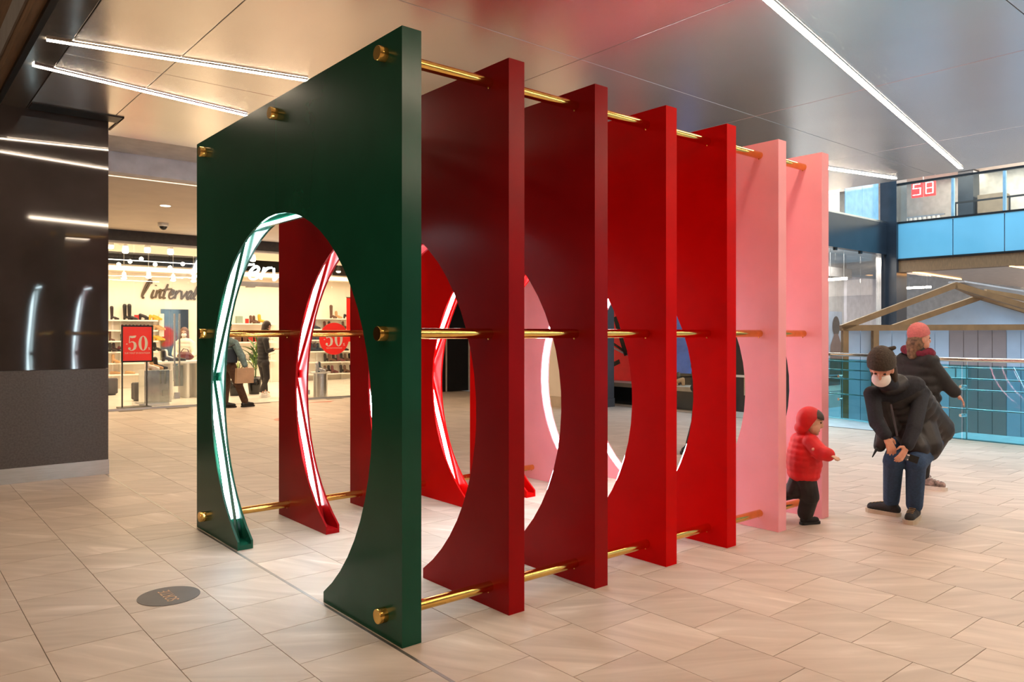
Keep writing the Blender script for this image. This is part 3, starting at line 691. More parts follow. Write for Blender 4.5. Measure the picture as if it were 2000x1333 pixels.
for px, py in ((232, 517), (254, 511), (276, 506), (303, 517), (332, 523), (357, 516)):
    c = onY(px, py, 20.0); e = empty('slot_lamp', (c.x, 20, 3.5), 'small glowing lamp in the black ceiling slot of the shop', 'lamp', 'lamps in the black ceiling slot')
    MB().tube([(c.x, 20, 3.5), (c.x, 20, c.z)], .008, 6).build('cord', BLACK, e); MB().ell((c.x, 20, c.z), .05, seg=10, ring=7).build('bulb', BULB, e)
e = empty('slot_light_line', (4.4, 19.6, 3.13), 'thin white line of light across the black ceiling slot', 'light')
MB().bar((2.2, 19.6, 3.13), (6.6, 19.6, 3.13), .02, .02).build('diffuser', pm('slot_line_led', (1, 1, 1), .4, emis=(1, .95, .9), estr=3), e)
for x in (2.3, 4.4, 6.5): MB().tube([(x, 19.6, 3.13), (x, 19.6, 3.5)], .004, 6).build('hang_wire', BLACK, e)
c = G(319, 436, 3.285); e = empty('dome_camera', c, 'small dome security camera under the corridor ceiling', 'camera')
MB().lathe([(.085, -.06), (.085, 0)], c, 20).build('housing', WPAINT, e); MB().ell(c+Vector((0, 0, -.055)), (.065, .065, .065), seg=14, ring=9).build('dome', pm('smoked_dome', (.02, .02, .02), .1), e)
c = G(323, 402, 3.285); e = empty('downlight', c, 'round recessed downlight in the cream corridor ceiling', 'ceiling light')
MB().lathe([(.07, -.004), (.07, -.001)], c, 20).build('lens', BULB, e); MB().lathe([(.085, -.003), (.085, -.0005)], c, 20).build('ring', WPAINT, e)

# ---- potted plants
LEAF = pm('leaf_green', (.20, .30, .04), .45, 0, .25, 4); LEAFD = pm('leaf_dark', (.07, .15, .04), .45, 0, .25, 4)
lm_ = {}
for key, m_ in (('a', LEAF), ('b', LEAFD)):
    mb = MB(); mb.smooth = True
    n = 6; pts = [(i/n, .075*math.sin(math.pi*min(1, (i/n)*.9+.06))**1.1, -.28*(i/n)**2) for i in range(n+1)]
    v = []
    for x, w, z in pts: v += [(x, -w, z+.02), (x, 0, z), (x, w, z+.02)]
    mb.add(v, [(3*i+j, 3*i+j+1, 3*i+4+j, 3*i+3+j) for i in range(n) for j in (0, 1)]); lm_[key] = mb.mesh('leaf', m_)
def plant(c, h, nleaf, ll, label, pr, ph):
    e = empty('potted_plant', c, label, 'potted plant')
    MB().lathe([(pr*.78, 0), (pr*.95, ph*.5), (pr, ph), (pr*.9, ph), (pr*.88, ph-.04)], c, 24).build('pot', pm('black_glazed_pot', (.012, .012, .012), .15), e)
    MB().lathe([(pr*.88, ph-.05), (pr*.88, ph-.04)], c, 16).build('soil', pm('soil', (.03, .02, .015), .9), e)
    stems = [(random.uniform(-.05, .05), random.uniform(-.05, .05), random.uniform(.7, 1)) for _ in range(4)]
    for sx_, sy_, sh in stems: MB().tube([c+Vector((sx_, sy_, ph-.05)), c+Vector((sx_*1.6, sy_*1.6, ph+h*.4*sh)), c+Vector((sx_*2.2, sy_*2.2, ph+h*.8*sh))], [.012, .01, .005], 6).build('stem', LEAFD, e)
    for i in range(nleaf):
        sx_, sy_, sh = stems[i % 4]; t = .15+.8*(i/nleaf)
        o = bpy.data.objects.new('leaf', lm_['a' if random.random() < .6 else 'b']); scene.collection.objects.link(o); o.parent = e
        o.location = (sx_*(1+1.2*t), sy_*(1+1.2*t), ph+h*.8*sh*t)
        o.rotation_euler = (random.uniform(-.3, .3), -random.uniform(.35, 1.15), i*2.4+random.uniform(-.4, .4)); s = ll*random.uniform(.75, 1.2); o.scale = (s, s, s)
c = G(497, 770); plant(c, 1.15, 30, .42, 'leafy green potted plant in a tall black pot at the shop entrance', .155, .40)
c = G(461, 773); plant(c, .5, 16, .3, 'small potted plant in a squat black pot beside the tall one', .16, .34)

# ------------------------------------------------------------------ pillar and display windows beyond the arches
GRAYC = pm('grey_cladding', (.055, .06, .07), .4, 0, .06, 8)
plr = struct(MB().box(10.06, 10.90, 9.97, 11.35, 0, 3.28).build('wall_pillar', GRAYC))
bx('cream_cladding', 10.03, 10.06, 9.97, 11.35, .2, 1.86, CREAM, plr); bx('cream_cladding', 10.03, 10.06, 9.97, 11.35, 1.864, 3.28, CREAM, plr)
bx('stone_base', 10.02, 10.06, 9.965, 11.35, 0, .197, pm('tan_stone', (.55, .44, .33), .4), plr); bx('grey_face', 10.06, 10.90, 9.95, 9.97, .17, 3.28, GRAYC, plr); bx('grey_plinth', 10.055, 10.91, 9.94, 9.97, 0, .167, GRAYC, plr)
w3 = struct(MB().box(11.14, 11.36, 8.1, 13.5, -.3, .0).build('window_3', pm('tan_stone', (.55, .44, .33), .4)))
bx('pane', 11.36, 11.372, 8.1, 13.5, .0, 3.3, GLASSC, w3)
disp = empty('display_platform', (11.9, 10.2, 0), 'low beige display platform with black kickboard behind the far shop window', 'platform')
bx('platform_top', 11.42, 12.6, 8.15, 13.4, .34, .42, pm('beige_platform', (.5, .42, .32), .5), disp); bx('kickboard', 11.44, 12.55, 8.2, 13.4, .0, .34, BLACK, disp)
struct(MB().box(12.7, 12.9, 8.2, 15, 0, 3.4).build('wall_display', pm('dim_display_wall', (.06, .05, .05), .5)))
struct(MB().box(11.37, 13.3, 8.05, 15, -.3, -.002).build('floor_display', pm('beige_platform', (.5, .42, .32), .5)))
a, b = onX(1198, 655, 11.95), onX(1232, 745, 11.95)
pr = empty('red_poster', (11.95, (a.y+b.y)/2, b.z), 'glossy red and black graphic poster in the far display window', 'poster')
bx('print_sheet', 11.95, 11.97, b.y-.25, a.y+.1, b.z, 2.2, pm('poster_red', (.72, .015, .015), .4, emis=(.8, .02, .02), estr=.25), pr)
bx('poster_foot', 11.94, 11.99, b.y-.25, a.y+.1, .42, b.z, BLACK, pr)
for (y0, z0, y1, z1, w, mm) in ((a.y-.05, 1.75, b.y+.12, .95, .10, BLACK), (a.y+.02, 1.2, b.y+.2, 1.05, .05, BLACK), (a.y+.05, 1.12, b.y+.0, .93, .035, pm('pale_stroke', (.6, .5, .55), .5)), (a.y, .75, b.y+.3, .82, .09, BLACK)):
    MB().bar((11.943, y0, z0), (11.943, y1, z1), .01, w, (0, 0, 1)).build('print_stroke', mm, pr)
a, b = onX(1318, 640, 11.95), onX(1362, 731, 11.95)
pb_ = empty('blue_poster', (11.95, (a.y+b.y)/2, b.z), 'deep blue backlit poster above the far display platform', 'poster')
bx('print_sheet', 11.95, 11.98, b.y, a.y, b.z, 2.2, pm('poster_blue', (.012, .09, .34), .3, 0, .3, 3, emis=(.02, .12, .5), estr=.35), pb_); bx('poster_foot', 11.95, 11.98, b.y+.02, a.y-.02, .42, b.z, BLACK, pb_)
for px, kd, key in ((1328, 'ankle', 'black'), (1337, 'pump', 'tan')):
    q = onX(px, 760, 11.75); shoe(kd, key, Vector((11.75, q.y, .421)), 2.4, f'{key} shoe on the far display platform under the blue poster', 'shoes under the blue poster', 1.1)
dw = struct(MB().box(11.9, 12.0, 6.9, 8.0, 0, 3.3).build('wall_dark_end', pm('dark_end_wall', (.05, .045, .045), .2)))
for y0 in (7.05, 7.4, 7.72): bx('chrome_strip', 11.885, 11.9, y0, y0+.03, .3, 3.2, STEELP, dw)
bx('window_ledge', 11.87, 11.9, 6.95, 7.95, .62, .66, WPAINT, dw)

# ------------------------------------------------------------------ atrium: railing
rp_ = [G(1600, 812), G(1620, 816), G(1662, 820.5), G(1704, 827), G(1755, 837.5), G(1800, 847.5), G(1850, 856)]
rp_ += [Vector((11.03, y, 0)) for y in (3.2, 2.3, 1.4, .5, -.5, -2)]
rp_[0:0] = [Vector((12.3, 7.0, 0))]
edge = MB()
for a, b in zip(rp_[:-1], rp_[1:]):
    edge.add([(11.1, a.y, -.0), (a.x+.12, a.y, 0), (b.x+.12, b.y, 0), (11.1, b.y, 0), (11.1, a.y, -.3), (a.x+.12, a.y, -.3), (b.x+.12, b.y, -.3), (11.1, b.y, -.3)],
             [(0, 1, 2, 3), (7, 6, 5, 4), (0, 4, 5, 1), (2, 6, 7, 3), (1, 5, 6, 2)])
struct(edge.build('floor_edge', pm('pale_edge_stone', (.62, .66, .68), .4)))
rl = empty('railing', (11.2, 4.5, 0), 'curved glass balustrade with steel rods and a polished handrail along the atrium', 'railing')
cur = catmull(rp_, 4); zz = Vector((0, 0, 1))
MB().tube([p+zz*1.055 for p in cur], .028, 12).build('handrail', pm('bronze_steel', (.66, .56, .47), .2, 1.), rl)
for h_ in (.945, .80, .655, .40): MB().tube([p+zz*h_+Vector((.07, 0, 0)) for p in cur], .011, 8).build('steel_rod', STEELP, rl)
seg = []
acc = 0; last = cur[0]
stops = [cur[0]]
for p in cur[1:]:
    if (p-stops[-1]).length > .78: stops.append(p)
stops.append(cur[-1])
for a, b in zip(stops[:-1], stops[1:]):
    t = (b-a).normalized(); n = Vector((t.y, -t.x, 0))
    if n.x > 0: n = -n
    q = [a+t*.006, b-t*.006]; v = [p+n*o+zz*h_ for h_ in (.0, .985) for p in q for o in (0, .012)]
    MB().add(v, [(0, 2, 3, 1), (4, 5, 7, 6), (0, 4, 6, 2), (1, 3, 7, 5), (0, 1, 5, 4), (2, 6, 7, 3)]).build('glass_panel', GLASST, rl)
    for h_ in (.32, .70):
        MB().tube([b+zz*h_+n*.03, b+zz*h_-n*.06], .022, 10).build('glass_clamp', STEELP, rl)
    MB().bar(b-n*.075+zz*(-.05), b-n*.075+zz*1.04, .012, .012, tuple(t)).build('post', STEEL, rl)

# ------------------------------------------------------------------ atrium: lower floor, gold framed house
LZ = -4.5
struct(MB().box(11, 32, -12, 16, LZ-.3, LZ).build('floor_lower', pm('lower_floor', (.5, .5, .5), .4)))
GOLD = pm('gold_timber', (.31, .155, .055), .5, 0, .08, 6)
PBLUE = pm('pale_blue_panel', (.52, .62, .74), .5, 0, .03, 3); PBROWN = pm('rose_brown_panel', (.40, .31, .29), .5, 0, .03, 3)
D1, D2 = 14.0, 15.0
hs = empty('gold_frame_house', (P(1830, 652, 14.5).x, P(1830, 652, 14.5).y, LZ), 'gold timber house frame with pale blue and brown wall panels in the atrium', 'kiosk')
fdir = Vector((FW[0], FW[1], 0))
def beam(a, b, d, nm='beam', w=.10, h=.105): MB().bar(P(*a, d), P(*b, d), w, h, (0, 0, 1)).build(nm, GOLD, hs)
beam((1642, 641), (2130, 639), D1, 'eave_beam')
beam((1643, 641), (1866, 557), D1, 'rafter'); beam((1864, 557), (2110, 632), D1, 'rafter')
beam((1738, 642), (1916, 580), D2, 'rafter'); beam((1914, 580), (2100, 636), D2, 'rafter')
MB().bar(P(1865, 557, D1), P(1915, 580, D2), .08, .10).build('ridge_beam', GOLD, hs)
beam((1925, 566), (2070, 600), 16.2, 'rafter')
MB().bar(P(1868, 551, D1+.2), P(2080, 585, 16.2), .3, .03).build('roof_sheet', pm('pale_roof', (.6, .55, .52), .5), hs)
for px in (1650, 1709, 2080):
    p = P(px, 645, D1); MB().bar((p.x, p.y, LZ), (p.x, p.y, p.z), .10, .10, (FW[0], FW[1], 0)).build('post', GOLD, hs)
tri = [P(1742, 640, D2+.08), P(1915, 583, D2+.08), P(2095, 638, D2+.08)]
MB().add([q+fdir*o for o in (0, .03) for q in tri], [(0, 1, 2), (5, 4, 3), (0, 3, 4, 1), (1, 4, 5, 2), (2, 5, 3, 0)]).build('gable_panel', PBLUE, hs)
pxs = [1657, 1680.5, 1704]+[1714+28*k for k in range(15)]
for a, b in zip(pxs[:-1], pxs[1:]):
    if b-a < 12: continue
    q0, q1 = P(a+.6, 652, D1+.1), P(b-.6, 652, D1+.1); zt_ = P(a, 645, D1).z
    v = [Vector((q.x, q.y, z))+fdir*o for z in (LZ, zt_) for q in (q0, q1) for o in (0, .03)]
    MB().add(v, [(0, 2, 3, 1), (4, 5, 7, 6), (0, 4, 6, 2), (1, 3, 7, 5), (0, 1, 5, 4), (2, 6, 7, 3)]).build('wall_panel', PBROWN if 1865 < (a+b)/2 < 1955 else PBLUE, hs)
q0, q1 = P(1655, 652, D1+.16), P(2130, 652, D1+.16)
MB().bar(Vector((q0.x, q0.y, (LZ+1.4)/2)), Vector((q1.x, q1.y, (LZ+1.4)/2)), .02, 1.4-LZ).build('backing_board', WPAINT, hs)
for a, b in ((1842, 1865), (1868, 1890)):
    q0, q1 = P(a, 720, D1-.0+.09), P(b, 740, D1+.09)
    o = MB().add([(q0.x, q0.y, q0.z), (q1.x, q1.y, q0.z), (q1.x, q1.y, q1.z), (q0.x, q0.y, q1.z)], [(0, 1, 2, 3)]).add([(q0.x+.005, q0.y+.005, q0.z), (q1.x+.005, q1.y+.005, q0.z), (q1.x+.005, q1.y+.005, q1.z), (q0.x+.005, q0.y+.005, q1.z)], [(3, 2, 1, 0)]).build('notice_sheet', pm('pale_notice', (.75, .88, .9), .5), hs)

# ------------------------------------------------------------------ atrium: far side, bridge and upper level
BLUEF = pm('blue_glass_fascia', (.17, .47, .62), .08, 0, .04, .7, spec=.6)
NAVY = pm('navy_fascia', (.020, .027, .036), .25, 0, .1, 3)
FW_Y = 8.8
struct(MB().box(13.4, 32, 8.7, 16, -.3, 0).build('floor_far', pm('far_floor', (.55, .5, .46), .3)))
fs_ = struct(MB().box(13.3, 20.2, 8.8, 9.0, 3.42, 4.22).build('trim_7', NAVY))
struct(MB().box(13.3, 32, 9.0, 16, 3.6, 4.2).build('floor_upper', pm('slab_white', (.55, .55, .56), .6)))
wb = struct(MB().box(13.3, 21, 10.4, 10.6, 0, 3.6).build('wall_far_store', pm('far_grey_wall', (.56, .55, .56), .6)))
bx('tall_wall_panel', onY(1655, 600, 10.3).x, onY(1717, 600, 10.3).x, 10.32, 10.4, 0, 3.0, pm('pale_lilac_wall', (.66, .66, .74), .6), wb)
bx('header_panel', 13.4, 21, 10.25, 10.4, 2.95, 3.2, pm('far_header', (.45, .44, .44), .6), wb)
w4 = struct(MB().box(13.3, 20.0, 8.85, 8.92, 0, .05).build('window_4', STEEL))
xs_ = [13.3]+[onY(p, 600, 8.86).x for p in (1632, 1681, 1718)]
for a, b in zip(xs_[:-1], xs_[1:]): bx('pane', a+.006, b-.006, 8.86, 8.875, .05, 3.42, GLASSC, w4)
bx('jamb', onY(1718, 600, 8.86).x, onY(1723, 600, 8.86).x, 8.82, 8.95, 0, 3.42, STEELP, w4)
for px in (1632, 1681): x = onY(px, 600, 8.86).x; bx('hinge_clamp', x-.05, x+.05, 8.84, 8.9, 3.36, 3.42, BLACK, w4)
w5 = struct(MB().box(13.3, 20.0, 8.82, 8.9, 4.22, 4.27).build('window_5', STEEL))
xs_ = [13.3]+[onY(p, 400, 8.86).x for p in (1651, 1684, 1716)]
for i, (a, b) in enumerate(zip(xs_[:-1], xs_[1:])): bx('pane', a+.006, b-.006, 8.86, 8.88, 4.27, 5.5, pm('sky_blue_pane', (.30, .52, .66), .15) if i else GLASSC, w5)
struct(MB().box(13.3, 21, 10.6, 10.8, 4.2, 6.6).build('wall_upper_left', pm('far_grey_wall', (.56, .55, .56), .6)))
col_ = struct(MB().box(19.9, 20.5, onX(1751, 500, 19.9).y, onX(1719, 500, 19.9).y, 0, 6.6).build('wall_column', NAVY))
a, b = onY(1617, 608, 10.2), onY(1646, 692, 10.2)
ps = empty('portrait_poster', ((a.x+b.x)/2, 10.25, b.z), 'tall photo poster of a dark figure on grey sky in the far store window', 'poster')
a = onY(1612, 608, 10.2)
bx('print_sheet', a.x, b.x, 10.22, 10.24, .25, a.z, pm('poster_sky', (.36, .42, .52), .5, 0, .15, 2), ps)
bx('poster_foot', a.x+.1, b.x-.1, 10.225, 10.26, 0, .25, BLACK, ps)
hc = onY(1634, 638, 10.2); FIG = pm('poster_figure', (.035, .022, .02), .5); CLO = pm('poster_cloth', (.16, .09, .075), .5)
mb = MB(); mb.add([(hc.x+.20*math.cos(k*.3927), 10.214, hc.z+.28*math.sin(k*.3927)) for k in range(16)], [tuple(range(16))]); mb.build('printed_head', FIG, ps)
MB().add([(hc.x-.1, 10.212, hc.z-.2), (hc.x+.1, 10.212, hc.z-.2), (hc.x+.3, 10.212, hc.z-.5), (hc.x+.36, 10.212, .3), (hc.x-.36, 10.212, .3), (hc.x-.3, 10.212, hc.z-.5)], [tuple(range(6))]).build('printed_clothing', CLO, ps)
# bridge
BX = 20.0
br_ = struct(MB().box(BX+.06, 26.5, -12, 8.6, 3.30, 4.18).build('floor_bridge', pm('slab_white', (.55, .55, .56), .6)))
ys_ = [onX(p, 500, BX).y for p in (1741, 1861, 1962)]; pit = ys_[1]-ys_[2]
ys_ += [ys_[-1]-pit*k for k in range(1, 6)]
for a, b in zip(ys_[:-1], ys_[1:]): bx('blue_glass_panel', BX, BX+.05, b+.012, a-.012, 3.30, 4.19, BLUEF, br_)
bx('bottom_channel', BX-.02, BX+.08, -12, ys_[0]+.02, 3.255, 3.298, BLACK, br_); bx('top_channel', BX-.015, BX+.07, -12, ys_[0]+.06, 4.192, 4.235, BLACK, br_)
bx('wood_soffit_fascia', BX+.02, BX+.3, -12, ys_[0]-.02, 2.96, 3.25, pm('bronze_wood', (.20, .105, .045), .45, 0, .12, 8, stretch=(1, 12, 1)), br_)
rb = empty('bridge_railing', (BX+.05, 4, 4.235), 'clear glass railing with dark top rail on the upper bridge', 'railing')
for a, b in zip(ys_[:-1], ys_[1:]):
    bx('glass_panel', BX+.02, BX+.035, b+.01, a-.01, 4.236, 5.16, glass('pale_glass', (.85, .93, .95)), rb); bx('post', BX-.02, BX+.05, b-.03, b+.03, 4.236, 5.16, pm('pale_blue_metal', (.30, .48, .58), .3, .4), rb)
bx('post', BX-.02, BX+.05, ys_[0]+.0, ys_[0]+.06, 4.236, 5.16, BLACK, rb); bx('top_rail', BX-.03, BX+.06, -12, ys_[0]+.06, 5.16, 5.215, BLACK, rb)
# under the bridge and the level beyond
struct(MB().box(BX+.3, 32, -12, 8.7, 2.97, 3.25).build('ceiling_under_bridge', pm('under_bridge_metal', (.62, .52, .47), .3, .6)))
struct(MB().box(31, 31.3, -12, 16, -.3, 7.5).build('wall_far_end', pm('far_pale_wall', (.62, .60, .58), .6)))
struct(MB().box(26, 32, -12, 8.7, -.3, 0).build('floor_far_end', pm('far_floor', (.55, .5, .46), .3)))
struct(MB().box(26.2, 26.5, -12, 16, 4.2, 7.5).build('wall_upper_back', pm('upper_cream_wall', (.62, .58, .52), .6)))
cu_ = struct(MB().box(20.6, 32, -12, 16, 6.35, 6.6).build('ceiling_upper', pm('upper_ceiling', (.66, .60, .56), .5)))
def lline(a, b, z, label, m=STRIPL, w=.06):
    p, q = G(*a, z), G(*b, z); o = MB().bar(p, q, w, .02).build('ceiling_light', m, origin=(p+q)/2); tag(o, label, 'ceiling light')
lline((1898, 337), (2010, 364), 6.335, 'line of light on the upper level ceiling, first stroke of the cross')
lline((1912, 355), (1992, 343), 6.33, 'line of light on the upper level ceiling, second stroke of the cross')
OR = pm('amber_led', (1, .6, .3), .4, emis=(1, .5, .16), estr=7)
lline((1785, 532), (1876, 546), 2.955, 'amber line of light under the bridge beside the gold rafters', OR); lline((1974, 520), (2030, 528), 2.955, 'amber line of light under the bridge farther along the soffit', OR)
for a, b, d_, ztop, lb in ((( 1768, 563), (1818, 561), 24, 3.6, 'white bar light in the store under the bridge'), ((1616, 547), (1654, 544), 18.6, 3.6, 'white bar light in the far store above the portrait poster')):
    p, q = P(*a, d_), P(*b, d_); e = empty('store_light_bar', (p+q)/2, lb, 'light'); MB().bar(p, q, .05, .06).build('diffuser', STRIPL, e)
    for t in (.15, .85): c = p.lerp(q, t); MB().tube([c, (c.x, c.y, ztop)], .006, 6).build('hang_rod', STEEL, e)
# red sign on the upper level
q = onX(1803, 369, 25.0); sg2 = empty('red_sign', (25, q.y, q.z-.25), 'white and red illuminated square sign hanging on the upper level', 'sign')
SRED = pm('sign_red', (.8, .02, .02), .4, emis=(1, .05, .04), estr=1.6); SWHT = pm('sign_white', (1, .95, .9), .4, emis=(1, .9, .85), estr=5)
for yc, marks in ((q.y+.17, [(-.10, .16, .10, .16), (-.12, .03, .12, .03), (-.10, .16, -.10, .03), (.10, .03, .10, -.17), (.10, -.17, -.12, -.17)]), (q.y-.20, [(-.10, .17, .10, .17), (-.10, .17, -.10, -.17), (.10, .17, .10, -.17), (-.1, 0, .1, 0), (-.10, -.17, .10, -.17)])):
    bx('red_square', 24.98, 25.02, yc-.165, yc+.165, q.z-.25, q.z+.25, SRED, sg2)
    mb = MB()
    for y0, z0, y1, z1 in marks: mb.bar((24.972, yc-y0, q.z+z0), (24.972, yc-y1, q.z+z1), .01, .075, (1, 0, 0))
    mb.build('white_marks', SWHT, sg2)
bx('hang_rod', 24.99, 25.01, q.y-.01, q.y+.01, q.z+.2, 6.35, STEEL, sg2)
# upper level bits
a = onX(1756, 430, 25.8); cur_ = empty('white_curtain', (25.8, a.y-.6, 4.2), 'pleated white curtain on the upper level behind the bridge glass', 'curtain')
mb = MB()
for k in range(9): mb.tube([(25.9, a.y-.05-k*.14, 4.2), (25.9, a.y-.05-k*.14, 5.15)], .065, 8)
mb.build('pleats', WPAINT, cur_); bx('curtain_rail', 25.86, 25.94, a.y-1.35, a.y+.05, 5.15, 5.19, STEEL, cur_)
p = onX(1890, 400, 25.5); struct(MB().box(25.3, 25.8, p.y-.22, p.y+.2, 4.2, 6.35).build('wall_upper_column', NAVY))
p = onX(1928, 395, 25.6); tag(bx('display_block', 25.4, 25.9, p.y-.5, p.y+.2, 4.2, 5.55, pm('bronze_block', (.20, .15, .10), .4), bevel=.01, origin=(25.6, p.y, 4.2)), 'bronze display block behind the upper bridge railing', 'display')
ir = empty('inner_railing', (24.5, 2, 4.2), 'dark inner handrail seen behind the bridge glass', 'railing')
MB().bar((24.5, onX(1866, 403, 24.5).y, 5.25), (24.5, -4, 5.25), .05, .05).build('handrail', BLACK, ir)
for k in range(6): y = onX(1866, 403, 24.5).y-k*1.4; bx('post', 24.48, 24.52, y-.02, y+.02, 4.18, 5.23, BLACK, ir)

# ------------------------------------------------------------------ people
SKIN = pm('skin', (.62, .36, .25), .5, 0, .05, 8); SKINR = pm('skin_flushed', (.66, .31, .21), .5, 0, .05, 8)
HAIRB = pm('dark_brown_hair', (.035, .02, .012), .5, 0, .25, 40, stretch=(8, 8, 1)); HAIRT = pm('auburn_hair', (.17, .065, .02), .5, 0, .25, 40, stretch=(8, 8, 1))
EYEM = pm('eye_dark', (.01, .008, .007), .2); MASKW = pm('white_mask', (.80, .76, .74), .7, 0, .02, 30, bump=.1)
def frame(fwd, up=(0, 0, 1)):
    f = Vector(fwd).normalized(); r = f.cross(Vector(up)); r.normalize(); u = r.cross(f)
    return Matrix((r, f, u)).transposed()          # columns: right, forward, up
def spine(mb, J, prof, n=7):
    """trunk between pelvis and chest: prof = list of (half width, half depth) from hips to shoulders"""
    a, b = J['pelvis'], J['chest']; w = (b-a).normalized(); u = (J['shR']-J['shL']); u = (u-w*u.dot(w)).normalized(); d = w.cross(u)
    M = Matrix((u, d, w)).transposed(); m = len(prof)
    for i in range(n):
        t = i/(n-1); x = t*(m-1); k = min(int(x), m-2); f_ = x-k
        rx = prof[k][0]*(1-f_)+prof[k+1][0]*f_; ry = prof[k][1]*(1-f_)+prof[k+1][1]*f_
        mb.ell(a.lerp(b, t), (rx, ry, max(.07, (b-a).length/n*1.2)), M.to_4x4(), 16, 9)
def hand(mb, wr, dr, pn, s, side, curl=.35):
    """palm, four fingers of unequal length, thumb from the side of the palm; dr = direction, pn = palm normal"""
    d = Vector(dr).normalized(); n = Vector(pn); n = (n-d*n.dot(d)).normalized(); x = d.cross(n)*side
    M = Matrix((x, d, n)).transposed()
    mb.ell(wr+d*.045*s, (.037*s, .052*s, .015*s), M.to_4x4(), 12, 8); mb.cap(wr-d*.02*s, .024*s, wr+d*.03*s, .024*s)
    for k, (o, L_) in enumerate(((.027, .062), (.009, .073), (-.010, .068), (-.027, .052))):
        p = wr+d*.082*s+x*o*s; c = curl*(1+.15*k)
        q = p+(d*math.cos(c*.6)+n*math.sin(c*.6)).normalized()*L_*.52*s+x*o*.25*s; e = q+(d*math.cos(c*1.7)+n*math.sin(c*1.7)).normalized()*L_*.5*s
        mb.cap(p-d*.02*s, .0095*s, q, .0088*s, 8); mb.cap(q, .0088*s, e, .0074*s, 8)
    p = wr+d*.025*s+x*.026*s; q = p+(d*.55+x*.8+n*.25).normalized()*.038*s; e = q+(d*.95+x*.25+n*.3).normalized()*.03*s
    mb.cap(p, .0125*s, q, .0105*s, 8); mb.cap(q, .0105*s, e, .0085*s, 8)
def shoe_at(e, nm, an, toe, s, mu, ms, lace=None):
    d = Vector((toe.x-an.x, toe.y-an.y, 0)); d.normalize(); sd = Vector((-d.y, d.x, 0)); zb = min(an.z-.085*s, toe.z-.0) if False else 0
    hp = Vector((an.x, an.y, 0))-d*.05*s
    base = toe.z
    def q(l, z): return hp+d*l*s+Vector((0, 0, base+z*s))
    mb = MB(); mb.cap(q(.015, .055), .042*s, q(.12, .062), .046*s); mb.cap(q(.12, .06), .046*s, q(.212, .046), .038*s); mb.cap(q(.04, .07), .047*s, q(.045, .118), .048*s)
    o = blob(nm, mb, mu, .009, 3, e)
    sl = MB(); out = []
    for l, w in ((-.022, .0), (-.018, .024), (.0, .034), (.05, .036), (.1, .036), (.16, .044), (.21, .042), (.24, .028), (.254, .0)): out.append((l, w))
    out = [(l*1.04, w*1.22) for l, w in out]
    pts = [q(l, 0)+sd*w*s for l, w in out]+[q(l, 0)-sd*w*s for l, w in out[-2:0:-1]]
    n = len(pts); sl.add(pts+[p+Vector((0, 0, .032*s)) for p in pts], [tuple(range(n))[::-1], tuple(range(n, 2*n))]+[(i, (i+1) % n, n+(i+1) % n, n+i) for i in range(n)])
    sl.build('shoe_sole', ms, o)
    if lace:
        for k in range(4):
            c = q(.115+.027*k, .104-.007*k); MB().cap(c-sd*.022*s, .004*s, c+sd*.022*s+d*.006*s, .004*s, 6).build('lace', lace, o)
    return o
